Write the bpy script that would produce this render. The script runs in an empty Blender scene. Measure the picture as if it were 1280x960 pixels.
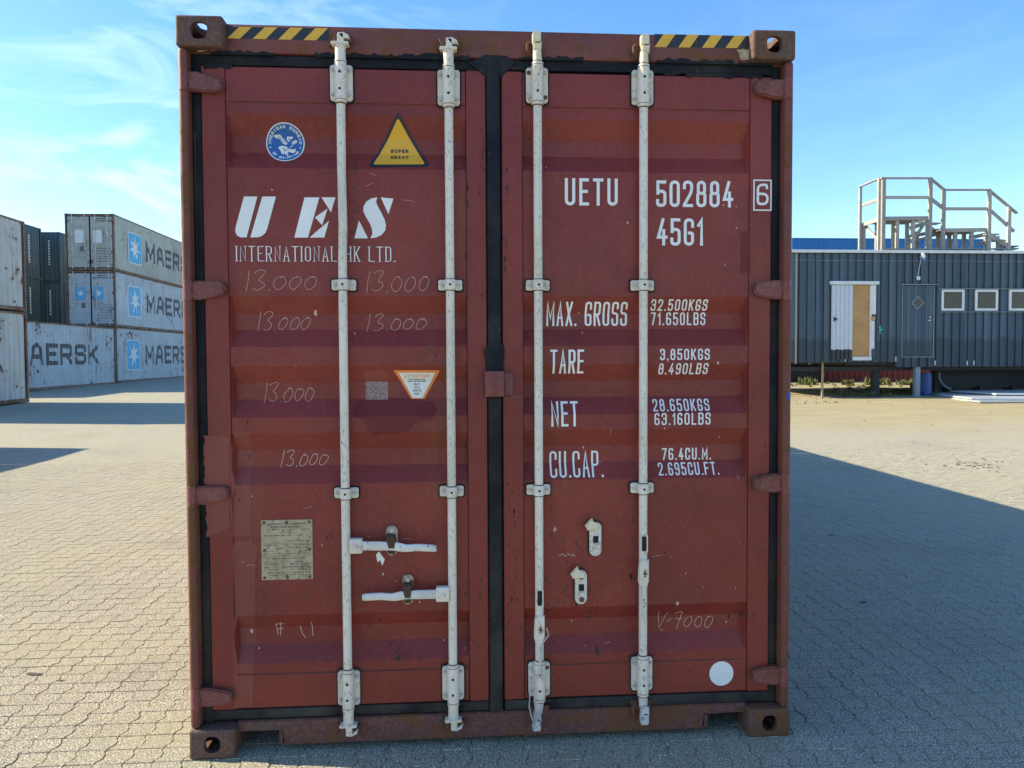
import bpy, bmesh, math, random
from mathutils import Vector, Matrix
random.seed(7)
scene = bpy.context.scene
COL = scene.collection

# ------------------------------------------------------------------ camera
CAM = Vector((-0.1514, -3.0545, 1.5834))
CR = Vector((0.99751645, -0.07027234, -0.00476733))
CU = Vector((0.0072132, 0.03459298, 0.99937545))
CF = Vector((0.07006354, 0.99692784, -0.03501395))
FPX = 960.0                                   # focal length in pixels of the 1280 px wide photograph
cam_data = bpy.data.cameras.new("camera")
cam = bpy.data.objects.new("camera", cam_data); COL.objects.link(cam)
cam.matrix_world = Matrix(((CR.x, CU.x, -CF.x, CAM.x), (CR.y, CU.y, -CF.y, CAM.y), (CR.z, CU.z, -CF.z, CAM.z), (0, 0, 0, 1)))
cam_data.sensor_width = 36.0; cam_data.lens = 36.0 * FPX / 1280.0
cam_data.clip_start = 0.05; cam_data.clip_end = 3000.0
scene.camera = cam

# ------------------------------------------------------------------ light
SUN_EL = math.radians(33.0)
SUN_DIR = Vector((-1.0, 0.18, 0.0)).normalized()          # horizontal direction towards the sun
SUN_VEC = Vector((SUN_DIR.x * math.cos(SUN_EL), SUN_DIR.y * math.cos(SUN_EL), math.sin(SUN_EL)))
SUN_AZ = math.atan2(SUN_DIR.x, SUN_DIR.y)
world = bpy.data.worlds.new("World"); scene.world = world; world.use_nodes = True
wn = world.node_tree; wn.nodes.clear()
def wnode(t, **k):
    n = wn.nodes.new(t)
    for a, b in k.items(): setattr(n, a, b)
    return n
w_out = wnode('ShaderNodeOutputWorld'); w_bg = wnode('ShaderNodeBackground'); w_sky = wnode('ShaderNodeTexSky')
w_sky.sky_type = 'NISHITA'; w_sky.sun_disc = False; w_sky.sun_elevation = SUN_EL; w_sky.sun_rotation = SUN_AZ
w_sky.altitude = 0.0; w_sky.air_density = 1.0; w_sky.dust_density = 0.3; w_sky.ozone_density = 2.0
w_bg.inputs[1].default_value = 0.13
w_tc = wnode('ShaderNodeTexCoord')
w_map = wnode('ShaderNodeMapping'); w_map.inputs['Scale'].default_value = (2.2, 1.4, 6.5); w_map.inputs['Rotation'].default_value = (0.0, 0.25, 0.3)
w_n1 = wnode('ShaderNodeTexNoise'); w_n1.inputs['Scale'].default_value = 2.6; w_n1.inputs['Detail'].default_value = 9.0; w_n1.inputs['Roughness'].default_value = 0.55
w_n1.inputs['Distortion'].default_value = 1.0
w_n2 = wnode('ShaderNodeTexNoise'); w_n2.inputs['Scale'].default_value = 1.3; w_n2.inputs['Detail'].default_value = 2.0
w_r1 = wnode('ShaderNodeMapRange'); w_r1.inputs[1].default_value = 0.46; w_r1.inputs[2].default_value = 0.84
w_r2 = wnode('ShaderNodeMapRange'); w_r2.inputs[1].default_value = 0.45; w_r2.inputs[2].default_value = 0.62
w_mul = wnode('ShaderNodeMath', operation='MULTIPLY'); w_mul2 = wnode('ShaderNodeMath', operation='MULTIPLY'); w_mul2.inputs[1].default_value = 0.42
w_mix = wnode('ShaderNodeMix', data_type='RGBA'); w_mix.inputs[7].default_value = (9.0, 9.3, 9.6, 1.0)
w_hsv = wnode('ShaderNodeHueSaturation'); w_hsv.inputs['Hue'].default_value = 0.503; w_hsv.inputs['Saturation'].default_value = 1.26; w_hsv.inputs['Value'].default_value = 0.95
L = wn.links.new
L(w_tc.outputs['Generated'], w_map.inputs[0]); L(w_map.outputs[0], w_n1.inputs[0]); L(w_tc.outputs['Generated'], w_n2.inputs[0])
L(w_n1.outputs[0], w_r1.inputs[0]); L(w_n2.outputs[0], w_r2.inputs[0]); L(w_r1.outputs[0], w_mul.inputs[0]); L(w_r2.outputs[0], w_mul.inputs[1])
w_sx = wnode('ShaderNodeSeparateXYZ'); w_r3 = wnode('ShaderNodeMapRange'); w_m3 = wnode('ShaderNodeMath', operation='MULTIPLY')
w_r3.inputs[1].default_value = 0.1; w_r3.inputs[2].default_value = -0.42; w_r3.inputs[3].default_value = 0.08
L(w_tc.outputs['Generated'], w_sx.inputs[0]); L(w_sx.outputs[0], w_r3.inputs[0]); L(w_mul.outputs[0], w_m3.inputs[0]); L(w_r3.outputs[0], w_m3.inputs[1])
L(w_m3.outputs[0], w_mul2.inputs[0]); L(w_mul2.outputs[0], w_mix.inputs[0])
L(w_sky.outputs[0], w_hsv.inputs['Color']); L(w_hsv.outputs[0], w_mix.inputs[6]); L(w_mix.outputs[2], w_bg.inputs[0]); L(w_bg.outputs[0], w_out.inputs[0])
sun_data = bpy.data.lights.new("sun", 'SUN'); sun_data.energy = 4.1; sun_data.angle = math.radians(0.53); sun_data.color = (1.0, 0.90, 0.64)
sun = bpy.data.objects.new("sun", sun_data); COL.objects.link(sun)
sun.rotation_euler = SUN_VEC.to_track_quat('Z', 'Y').to_euler(); sun.location = (-20, 2, 20)
scene.view_settings.view_transform = 'Standard'; scene.view_settings.look = 'None'
scene.view_settings.exposure = 1.24; scene.view_settings.gamma = 1.0; scene.view_settings.use_curve_mapping = False

# ------------------------------------------------------------------ measuring: where a line of sight meets a real plane
def sight(u, v): return CF + CR * ((u - 640.0) / FPX) + CU * ((480.0 - v) / FPX)
def at_y(u, v, y):
    d = sight(u, v); t = (y - CAM.y) / d.y; p = CAM + d * t; return (p.x, p.z)
def at_x(u, v, x):
    d = sight(u, v); t = (x - CAM.x) / d.x; p = CAM + d * t; return (p.y, p.z)
def ground_h(y):
    if y < 9.45: return 0.0
    if y < 22.6: return 0.2 * (y - 9.45) / 13.15
    if y < 60: return 0.2 + 0.008 * (y - 22.6)
    return 0.5

# ------------------------------------------------------------------ materials
class NT:
    def __init__(s, name):
        s.m = bpy.data.materials.new(name); s.m.use_nodes = True; s.t = s.m.node_tree
        s.b = s.t.nodes['Principled BSDF']; s.geo = s.n('ShaderNodeNewGeometry')
        s.pos = s.geo.outputs['Position']
    def n(s, t, **k):
        n = s.t.nodes.new(t)
        for a, b in k.items(): setattr(n, a, b)
        return n
    def l(s, a, b): s.t.links.new(a, b)
    def setv(s, sock, v):
        if isinstance(v, bpy.types.NodeSocket): s.l(v, sock)
        else: sock.default_value = v
    def math(s, op, a, b=None, c=None):
        n = s.n('ShaderNodeMath', operation=op); s.setv(n.inputs[0], a)
        if b is not None: s.setv(n.inputs[1], b)
        if c is not None: s.setv(n.inputs[2], c)
        return n.outputs[0]
    def mapr(s, v, a, b, c=0.0, d=1.0, smooth=False):
        n = s.n('ShaderNodeMapRange'); s.setv(n.inputs[0], v)
        for i, x in enumerate((a, b, c, d)): n.inputs[i + 1].default_value = x
        if smooth: n.interpolation_type = 'SMOOTHSTEP'
        return n.outputs[0]
    def noise(s, scale, detail=4.0, rough=0.55, stretch=(1, 1, 1), off=(0, 0, 0), dist=0.0, vec=None):
        mp = s.n('ShaderNodeMapping'); s.l(vec or s.pos, mp.inputs[0]); mp.inputs['Scale'].default_value = stretch; mp.inputs['Location'].default_value = off
        n = s.n('ShaderNodeTexNoise'); s.l(mp.outputs[0], n.inputs[0]); n.inputs['Scale'].default_value = scale
        n.inputs['Detail'].default_value = detail; n.inputs['Roughness'].default_value = rough; n.inputs['Distortion'].default_value = dist
        return n.outputs[0]
    def mix(s, f, a, b, mode='MIX'):
        n = s.n('ShaderNodeMix', data_type='RGBA'); n.blend_type = mode; s.setv(n.inputs[0], f)
        for i, x in ((6, a), (7, b)):
            if isinstance(x, tuple) and len(x) == 3: x = (*x, 1.0)
            s.setv(n.inputs[i], x)
        return n.outputs[2]
    def mixf(s, f, a, b):
        n = s.n('ShaderNodeMix', data_type='FLOAT'); s.setv(n.inputs[0], f); s.setv(n.inputs[2], a); s.setv(n.inputs[3], b); return n.outputs[0]
    def col(s, c):
        if isinstance(c, tuple): c = (*c[:3], 1.0)
        s.setv(s.b.inputs['Base Color'], c)
    def rough(s, r): s.setv(s.b.inputs['Roughness'], r)
    def bump(s, h, strength=0.3, dist=0.01):
        n = s.n('ShaderNodeBump'); s.l(h, n.inputs['Height']); n.inputs['Strength'].default_value = strength; n.inputs['Distance'].default_value = dist
        s.l(n.outputs[0], s.b.inputs['Normal']); return n
    def sep(s):
        n = s.n('ShaderNodeSeparateXYZ'); s.l(s.pos, n.inputs[0]); return n.outputs

RUST = (0.085, 0.035, 0.018); RUST2 = (0.20, 0.075, 0.025)
def painted(name, base, fade=None, rust=0.62, rust_soft=0.06, streak=0.0, scuff=0.0, rough=0.45, spec=0.5, sc=1.0, grime=(0.04, 0.035, 0.03), grime_amt=0.35, dust=0.0, rust_fine=14.0):
    """weathered enamel paint: broad fading, grime, vertical run marks, chips down to rust"""
    k = NT(name)
    fade = fade or tuple(min(1, c * 1.25 + 0.01) for c in base)
    c = k.mix(k.mapr(k.noise(1.1 * sc, 5, 0.6), 0.35, 0.65), base, fade)
    c = k.mix(k.math('MULTIPLY', k.mapr(k.noise(2.2 * sc, 7, 0.62, off=(3, 1, 7)), 0.52, 0.75), grime_amt), c, grime)
    if dust: c = k.mix(k.math('MULTIPLY', k.mapr(k.noise(60 * sc, 3, 0.6), 0.45, 0.7), dust), c, (0.5, 0.42, 0.32))
    if streak:
        st = k.noise(9 * sc, 5, 0.6, stretch=(1.0, 1.0, 0.07), off=(5, 5, 0))
        st = k.math('MULTIPLY', k.mapr(st, 0.55, 0.72), k.mapr(k.noise(1.6 * sc, 2, 0.5, off=(9, 0, 4)), 0.42, 0.6))
        c = k.mix(k.math('MULTIPLY', st, streak), c, RUST2)
    if scuff:
        s1 = k.noise(30 * sc, 6, 0.75, off=(1, 2, 3), dist=1.5)
        s2 = k.mapr(k.noise(3.5 * sc, 3, 0.6, off=(2, 8, 1)), 0.5, 0.68)
        c = k.mix(k.math('MULTIPLY', k.math('MULTIPLY', k.mapr(s1, 0.60, 0.66), s2), scuff), c, (0.03, 0.02, 0.02))
    r1 = k.noise(rust_fine * sc, 8, 0.68, off=(7, 7, 7)); r2 = k.noise(1.8 * sc, 3, 0.5, off=(4, 9, 2))
    rr = k.math('ADD', k.math('MULTIPLY', r1, 0.7), k.math('MULTIPLY', r2, 0.42))
    m = k.mapr(rr, rust, rust + rust_soft)
    rc = k.mix(k.noise(25 * sc, 4, 0.7), RUST, RUST2)
    k.col(k.mix(m, c, rc))
    k.rough(k.mixf(m, k.mapr(k.noise(7 * sc, 4, 0.6), 0.3, 0.7, rough - 0.08, rough + 0.12), 0.9))
    k.b.inputs['Specular IOR Level'].default_value = spec
    hh = k.math('SUBTRACT', k.math('MULTIPLY', k.noise(90 * sc, 3, 0.5), 0.25), k.math('MULTIPLY', m, 0.8))
    hh = k.math('ADD', hh, k.math('MULTIPLY', k.noise(2.5 * sc, 2, 0.5, off=(11, 0, 0)), 2.2))
    k.bump(hh, 0.35, 0.004)
    return k.m

def simple(name, c, rough=0.5, metal=0.0, var=0.15, sc=8.0, bump=0.0):
    k = NT(name); d = tuple(x * (1 - var) for x in c); e = tuple(min(1, x * (1 + var)) for x in c)
    f = k.mapr(k.noise(sc, 6, 0.65), 0.3, 0.7)
    k.col(k.mix(f, d, e)); k.rough(rough); k.b.inputs['Metallic'].default_value = metal
    if bump: k.bump(k.noise(sc * 6, 4, 0.6), bump, 0.003)
    return k.m

MAROON = (0.168, 0.021, 0.017)
M = {}
M['maroon'] = painted('maroon_paint', MAROON, (0.232, 0.034, 0.024), rust=0.70, streak=0.45, scuff=0.85, rough=0.42, spec=0.36, grime=(0.10, 0.016, 0.017), grime_amt=0.5, dust=0.03)
M['maroon_patch'] = painted('maroon_touch_up_paint', (0.185, 0.034, 0.026), (0.23, 0.044, 0.032), rust=0.74, scuff=0.7, rough=0.42, grime_amt=0.25, grime=(0.1, 0.018, 0.016))
M['maroon_dark'] = painted('dark_maroon_smear_paint', (0.13, 0.018, 0.017), (0.155, 0.023, 0.02), rust=0.86, spec=0.3, rough=0.5, grime_amt=0.1)
M['frame'] = painted('frame_paint', (0.135, 0.034, 0.026), (0.17, 0.042, 0.032), rust=0.585, rust_soft=0.035, streak=0.5, scuff=0.8, rough=0.6, grime=(0.055, 0.026, 0.022), grime_amt=0.85, dust=0.03)
M['sill'] = painted('dirty_sill_paint', (0.105, 0.040, 0.032), (0.13, 0.042, 0.032), rust=0.58, rust_soft=0.05, streak=0.5, scuff=0.9, rough=0.75, grime=(0.05, 0.038, 0.032), grime_amt=0.9, dust=0.1)
M['casting'] = painted('rusty_cast_steel', (0.085, 0.042, 0.032), (0.11, 0.05, 0.036), rust=0.56, rust_soft=0.10, rough=0.75, grime=(0.05, 0.035, 0.03), grime_amt=0.85, dust=0.12)
M['hinge'] = painted('hinge_paint', (0.15, 0.03, 0.027), (0.18, 0.042, 0.035), rust=0.64, rust_soft=0.03, scuff=0.9, rough=0.5, grime_amt=0.5, dust=0.1)
M['interior'] = simple('container_inside_steel', (0.10, 0.05, 0.04), 0.8)
def bar_paint():
    k = NT('dirty_white_bar_paint')
    c = k.mix(k.mapr(k.noise(2.5, 4, 0.6), 0.35, 0.65), (0.64, 0.57, 0.46), (0.74, 0.68, 0.58))
    sp = k.noise(120, 3, 0.7, stretch=(1, 1, 0.45)); big = k.mapr(k.noise(3.0, 3, 0.5, off=(2, 2, 2)), 0.35, 0.7, 0.0, 0.07)
    spk = k.mapr(k.math('ADD', sp, big), 0.595, 0.67)
    c = k.mix(k.math('MULTIPLY', spk, 0.55), c, (0.16, 0.15, 0.14))
    ws = k.math('MULTIPLY', k.mapr(k.noise(14, 4, 0.6, stretch=(1, 1, 0.2), off=(3, 0, 1)), 0.55, 0.75), 0.5)
    c = k.mix(ws, c, (0.42, 0.33, 0.24))
    r = k.mapr(k.math('ADD', k.noise(40, 6, 0.7, off=(5, 5, 5)), k.mapr(k.noise(5, 2, 0.5, off=(0, 0, 9)), 0.3, 0.7, -0.05, 0.08)), 0.70, 0.74)
    k.col(k.mix(r, c, (0.12, 0.06, 0.035))); k.rough(0.55); k.bump(k.noise(200, 3, 0.6), 0.25, 0.002); return k.m
M['bar'] = bar_paint()
M['bar_cream'] = simple('cream_overpaint', (0.66, 0.58, 0.40), 0.5, var=0.15, sc=30)
M['handle'] = painted('scratched_galvanised_handle', (0.50, 0.49, 0.46), (0.66, 0.64, 0.60), rust=0.62, rough=0.4, sc=4.0, grime=(0.2, 0.2, 0.2), grime_amt=0.7)
M['rusty_plate'] = painted('rust_eaten_white_plate', (0.5, 0.42, 0.33), (0.4, 0.3, 0.2), rust=0.50, rust_soft=0.12, rough=0.7, sc=3.0)
M['dark_rust'] = painted('dark_greasy_rust', (0.045, 0.024, 0.016), (0.06, 0.03, 0.02), rust=0.66, rust_soft=0.1, rough=0.7, sc=2.0)
M['rust'] = painted('heavy_rust', (0.11, 0.05, 0.03), rust=0.50, rust_soft=0.2, rough=0.85, sc=2.0)
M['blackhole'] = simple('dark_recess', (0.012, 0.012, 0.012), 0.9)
M['bolt'] = simple('galvanised_bolt', (0.45, 0.43, 0.40), 0.5, 0.3, var=0.3, sc=60)
def rubber():
    k = NT('weathered_black_rubber')
    c = k.mix(k.mapr(k.noise(5, 6, 0.65), 0.4, 0.65), (0.007, 0.009, 0.013), (0.024, 0.025, 0.026))
    z = k.sep()[2]
    c = k.mix(k.math('MULTIPLY', k.mapr(z, 0.9, 0.1), k.mapr(k.noise(9, 5, 0.6, off=(3, 3, 3)), 0.3, 0.7)), c, (0.07, 0.062, 0.048))
    c = k.mix(k.math('MULTIPLY', k.mapr(k.noise(70, 5, 0.8, stretch=(1, 1, .3)), 0.62, 0.72), 0.5), c, (0.16, 0.15, 0.13))
    k.col(c); k.rough(0.7); k.b.inputs['Specular IOR Level'].default_value = 0.2; k.bump(k.noise(60, 4, 0.6), 0.3, 0.003); return k.m
M['rubber'] = rubber()
def print_mat(name, c, worn=0.66, wearcol=(0.16, 0.05, 0.045), rough=0.5):
    k = NT(name)
    w = k.mapr(k.noise(55, 7, 0.75, off=(1, 5, 2)), worn, worn + 0.05)
    cc = k.mix(k.mapr(k.noise(6, 4, 0.6), 0.3, 0.7), tuple(x * 0.9 for x in c), c)
    k.col(k.mix(w, cc, wearcol)); k.rough(rough); return k.m
M['white_print'] = print_mat('white_vinyl_lettering', (0.80, 0.80, 0.78), 0.70)
M['white_dot'] = print_mat('white_round_sticker', (0.78, 0.78, 0.76), 0.66, (0.5, 0.48, 0.44))
M['chalk'] = print_mat('chalk_marks', (0.60, 0.42, 0.36), 0.60, (0.17, 0.05, 0.045), 0.9)
M['yellow'] = print_mat('yellow_vinyl', (0.75, 0.40, 0.03), 0.68, (0.5, 0.3, 0.08))
M['hazard_yellow'] = print_mat('hazard_yellow', (0.72, 0.40, 0.035), 0.62, (0.2, 0.06, 0.04))
M['hazard_black'] = print_mat('hazard_black', (0.018, 0.020, 0.026), 0.60, (0.16, 0.055, 0.05))
M['black_print'] = print_mat('black_vinyl', (0.02, 0.02, 0.024), 0.72, (0.1, 0.06, 0.05))
M['orange_print'] = print_mat('orange_print', (0.80, 0.24, 0.05), 0.70, (0.6, 0.35, 0.15))
M['label_white'] = print_mat('off_white_label', (0.74, 0.76, 0.70), 0.70, (0.6, 0.6, 0.5))
M['label_grey'] = print_mat('faded_grey_print', (0.30, 0.29, 0.30), 0.60, (0.5, 0.5, 0.5))
M['badge_blue'] = print_mat('badge_blue', (0.008, 0.10, 0.36), 0.75, (0.2, 0.3, 0.4))
def worn_label():
    k = NT('scraped_grey_label')
    k.col(k.mix(k.mapr(k.noise(200, 4, 0.7, stretch=(.55, 1, 1)), 0.42, 0.62), (0.33, 0.25, 0.24), (0.15, 0.07, 0.065))); k.rough(0.7); return k.m
M['worn_label'] = worn_label()
def plate_mat():
    k = NT('corroded_data_plate')
    c = k.mix(k.mapr(k.noise(20, 6, 0.7), 0.35, 0.65), (0.34, 0.28, 0.17), (0.46, 0.39, 0.26))
    c = k.mix(k.mapr(k.noise(45, 7, 0.75, off=(3, 3, 3)), 0.53, 0.66), c, (0.13, 0.10, 0.06))
    k.col(c); k.rough(0.6); k.b.inputs['Metallic'].default_value = 0.2; return k.m
M['plate'] = plate_mat()
M['engraved'] = simple('engraved_ink', (0.10, 0.08, 0.05), 0.8)

# background paints
M['white_old'] = painted('old_off_white_container_paint', (0.42, 0.42, 0.39), (0.52, 0.51, 0.47), rust=0.63, rust_soft=0.05, streak=0.75, rough=0.6, sc=0.55, grime=(0.22, 0.17, 0.12), grime_amt=0.55, rust_fine=7)
M['maersk'] = painted('pale_grey_blue_container_paint', (0.39, 0.44, 0.47), (0.47, 0.51, 0.53), rust=0.645, rust_soft=0.05, streak=1.0, rough=0.55, sc=0.5, grime=(0.22, 0.20, 0.18), grime_amt=0.4, rust_fine=9)
M['maersk_dirty'] = painted('dirty_beige_grey_container_paint', (0.38, 0.39, 0.34), (0.46, 0.46, 0.40), rust=0.66, rust_soft=0.06, streak=1.0, rough=0.6, sc=0.5, grime=(0.25, 0.19, 0.12), grime_amt=0.6, rust_fine=9)
M['far_frame'] = painted('rusting_frame_paint', (0.22, 0.15, 0.105), (0.17, 0.10, 0.07), rust=0.57, rust_soft=0.1, streak=0.6, rough=0.7, sc=0.6, rust_fine=7)
M['navy'] = painted('navy_container_paint', (0.024, 0.058, 0.078), (0.034, 0.076, 0.10), rust=0.80, rough=0.5, sc=0.5, grime_amt=0.3)
M['blue'] = painted('blue_container_paint', (0.005, 0.15, 0.42), (0.008, 0.17, 0.46), rust=0.82, rough=0.5, sc=0.5, grime_amt=0.15)
M['red'] = painted('red_container_paint', (0.22, 0.022, 0.018), (0.26, 0.03, 0.022), rust=0.8, rough=0.55, sc=0.6, grime_amt=0.3)
M['black_cont'] = painted('black_container_paint', (0.012, 0.013, 0.016), rust=0.82, rough=0.6, sc=0.6)
M['logo_blue'] = print_mat('sky_blue_logo', (0.10, 0.42, 0.68), 0.68, (0.4, 0.42, 0.4)); M['logo_white'] = print_mat('white_logo', (0.74, 0.75, 0.74), 0.68, (0.4, 0.42, 0.42))
M['logo_black'] = print_mat('dark_logo_letters', (0.045, 0.055, 0.075), 0.64, (0.33, 0.33, 0.32))
M['small_print'] = simple('small_dark_print', (0.12, 0.13, 0.14), 0.7)

# ------------------------------------------------------------------ object helpers
def prop(o, label=None, cat=None, group=None, kind=None):
    if label: o['label'] = label
    if cat: o['category'] = cat
    if group: o['group'] = group
    if kind: o['kind'] = kind
    return o
def empty(name, loc, label, cat, group=None):
    o = bpy.data.objects.new(name, None); COL.objects.link(o); o.location = loc
    return prop(o, label, cat, group)
def link(name, me, mats, parent=None, smooth=None):
    for m in (mats if isinstance(mats, (list, tuple)) else [mats]): me.materials.append(m)
    o = bpy.data.objects.new(name, me); COL.objects.link(o)
    if parent:
        o.parent = parent; o.matrix_parent_inverse = PINV(parent)
    if smooth:
        for p in me.polygons: p.use_smooth = True
        me.set_sharp_from_angle(angle=math.radians(smooth))
    return o
def world_loc(o):
    v = Vector(o.location)
    if o.parent: v = v + (world_loc(o.parent) + PINV_T(o))
    return v
def PINV_T(o): return o.matrix_parent_inverse.translation
def PINV(parent): return Matrix.Translation(-world_loc(parent))
class B:
    """collects shapes in world coordinates and links them as one mesh"""
    def __init__(s): s.bm = bmesh.new()
    def box(s, x0, x1, y0, y1, z0, z1, bev=0.0, seg=1, rot=None, mat=0):
        t = bmesh.new(); bmesh.ops.create_cube(t, size=1.0)
        c = Vector(((x0 + x1) / 2, (y0 + y1) / 2, (z0 + z1) / 2)); S = Matrix.Diagonal((abs(x1 - x0), abs(y1 - y0), abs(z1 - z0), 1))
        bmesh.ops.transform(t, matrix=S, verts=t.verts)
        if bev: bmesh.ops.bevel(t, geom=t.edges[:], offset=min(bev, 0.45 * min(abs(x1 - x0), abs(y1 - y0), abs(z1 - z0))), segments=seg, affect='EDGES', profile=0.5)
        if rot: bmesh.ops.transform(t, matrix=rot.to_4x4(), verts=t.verts)
        bmesh.ops.transform(t, matrix=Matrix.Translation(c), verts=t.verts); s.merge(t, mat); return s
    def merge(s, t, mat=0):
        for f in t.faces: f.material_index = mat
        me = bpy.data.meshes.new('tmp'); t.to_mesh(me); t.free(); s.bm.from_mesh(me); bpy.data.meshes.remove(me)
    def bar(s, a, b, w, h, bev=0.0, mat=0, up=Vector((0, 0, 1))):
        a = Vector(a); b = Vector(b); d = b - a; ln = d.length; d.normalize()
        if abs(d.dot(up)) > 0.98: up = Vector((0, 1, 0))
        x = d.cross(up).normalized(); z = x.cross(d)
        R = Matrix((x, d, z)).transposed()
        c = (a + b) / 2
        return s.box(c.x - w / 2, c.x + w / 2, c.y - ln / 2, c.y + ln / 2, c.z - h / 2, c.z + h / 2, bev=bev, rot=R, mat=mat)
    def cyl(s, a, b, r, r2=None, n=16, bev=0.0, mat=0, cap=True):
        a = Vector(a); b = Vector(b); d = b - a; t = bmesh.new()
        bmesh.ops.create_cone(t, cap_ends=cap, segments=n, radius1=r, radius2=r if r2 is None else r2, depth=d.length)
        if bev: bmesh.ops.bevel(t, geom=[e for e in t.edges if any(len(f.verts) > 4 for f in e.link_faces)], offset=bev, segments=2, affect='EDGES')
        bmesh.ops.transform(t, matrix=Matrix.Translation((a + b) / 2) @ d.to_track_quat('Z', 'Y').to_matrix().to_4x4(), verts=t.verts)
        s.merge(t, mat); return s
    def prism(s, poly, y0, y1, bev=0.0, mat=0, axis='y'):
        """poly in (x,z) extruded along y; front face at y0"""
        t = bmesh.new(); vs = [t.verts.new((p[0], y0, p[1])) for p in poly]; f = t.faces.new(vs)
        r = bmesh.ops.extrude_face_region(t, geom=[f]); nv = [e for e in r['geom'] if isinstance(e, bmesh.types.BMVert)]
        bmesh.ops.translate(t, vec=(0, y1 - y0, 0), verts=nv)
        bmesh.ops.recalc_face_normals(t, faces=t.faces)
        if bev:
            ed = [e for e in t.edges if all(abs(v.co.y - y0) < 1e-6 for v in e.verts)]
            bmesh.ops.bevel(t, geom=ed, offset=bev, segments=2, affect='EDGES')
        s.merge(t, mat); return s
    def tube(s, pts, r, n=8, mat=0):
        for a, b in zip(pts, pts[1:]): s.cyl(a, b, r, n=n, mat=mat)
        for p in pts[1:-1]:
            t = bmesh.new(); bmesh.ops.create_icosphere(t, subdivisions=1, radius=r * 1.03); bmesh.ops.translate(t, vec=p, verts=t.verts); s.merge(t, mat)
        return s
    def link(s, name, mats, parent=None, smooth=35):
        me = bpy.data.meshes.new(name); s.bm.to_mesh(me); s.bm.free(); return link(name, me, mats, parent, smooth)
def rrect(x0, x1, z0, z1, r, n=5):
    P = []
    for cx, cz, a0 in ((x1 - r, z1 - r, 0), (x0 + r, z1 - r, 90), (x0 + r, z0 + r, 180), (x1 - r, z0 + r, 270)):
        for i in range(n + 1):
            a = math.radians(a0 + 90 * i / n); P.append((cx + r * math.cos(a), cz + r * math.sin(a)))
    return P
def circ(cx, cz, r, n=24): return [(cx + r * math.cos(2 * math.pi * i / n), cz + r * math.sin(2 * math.pi * i / n)) for i in range(n)]

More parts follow.
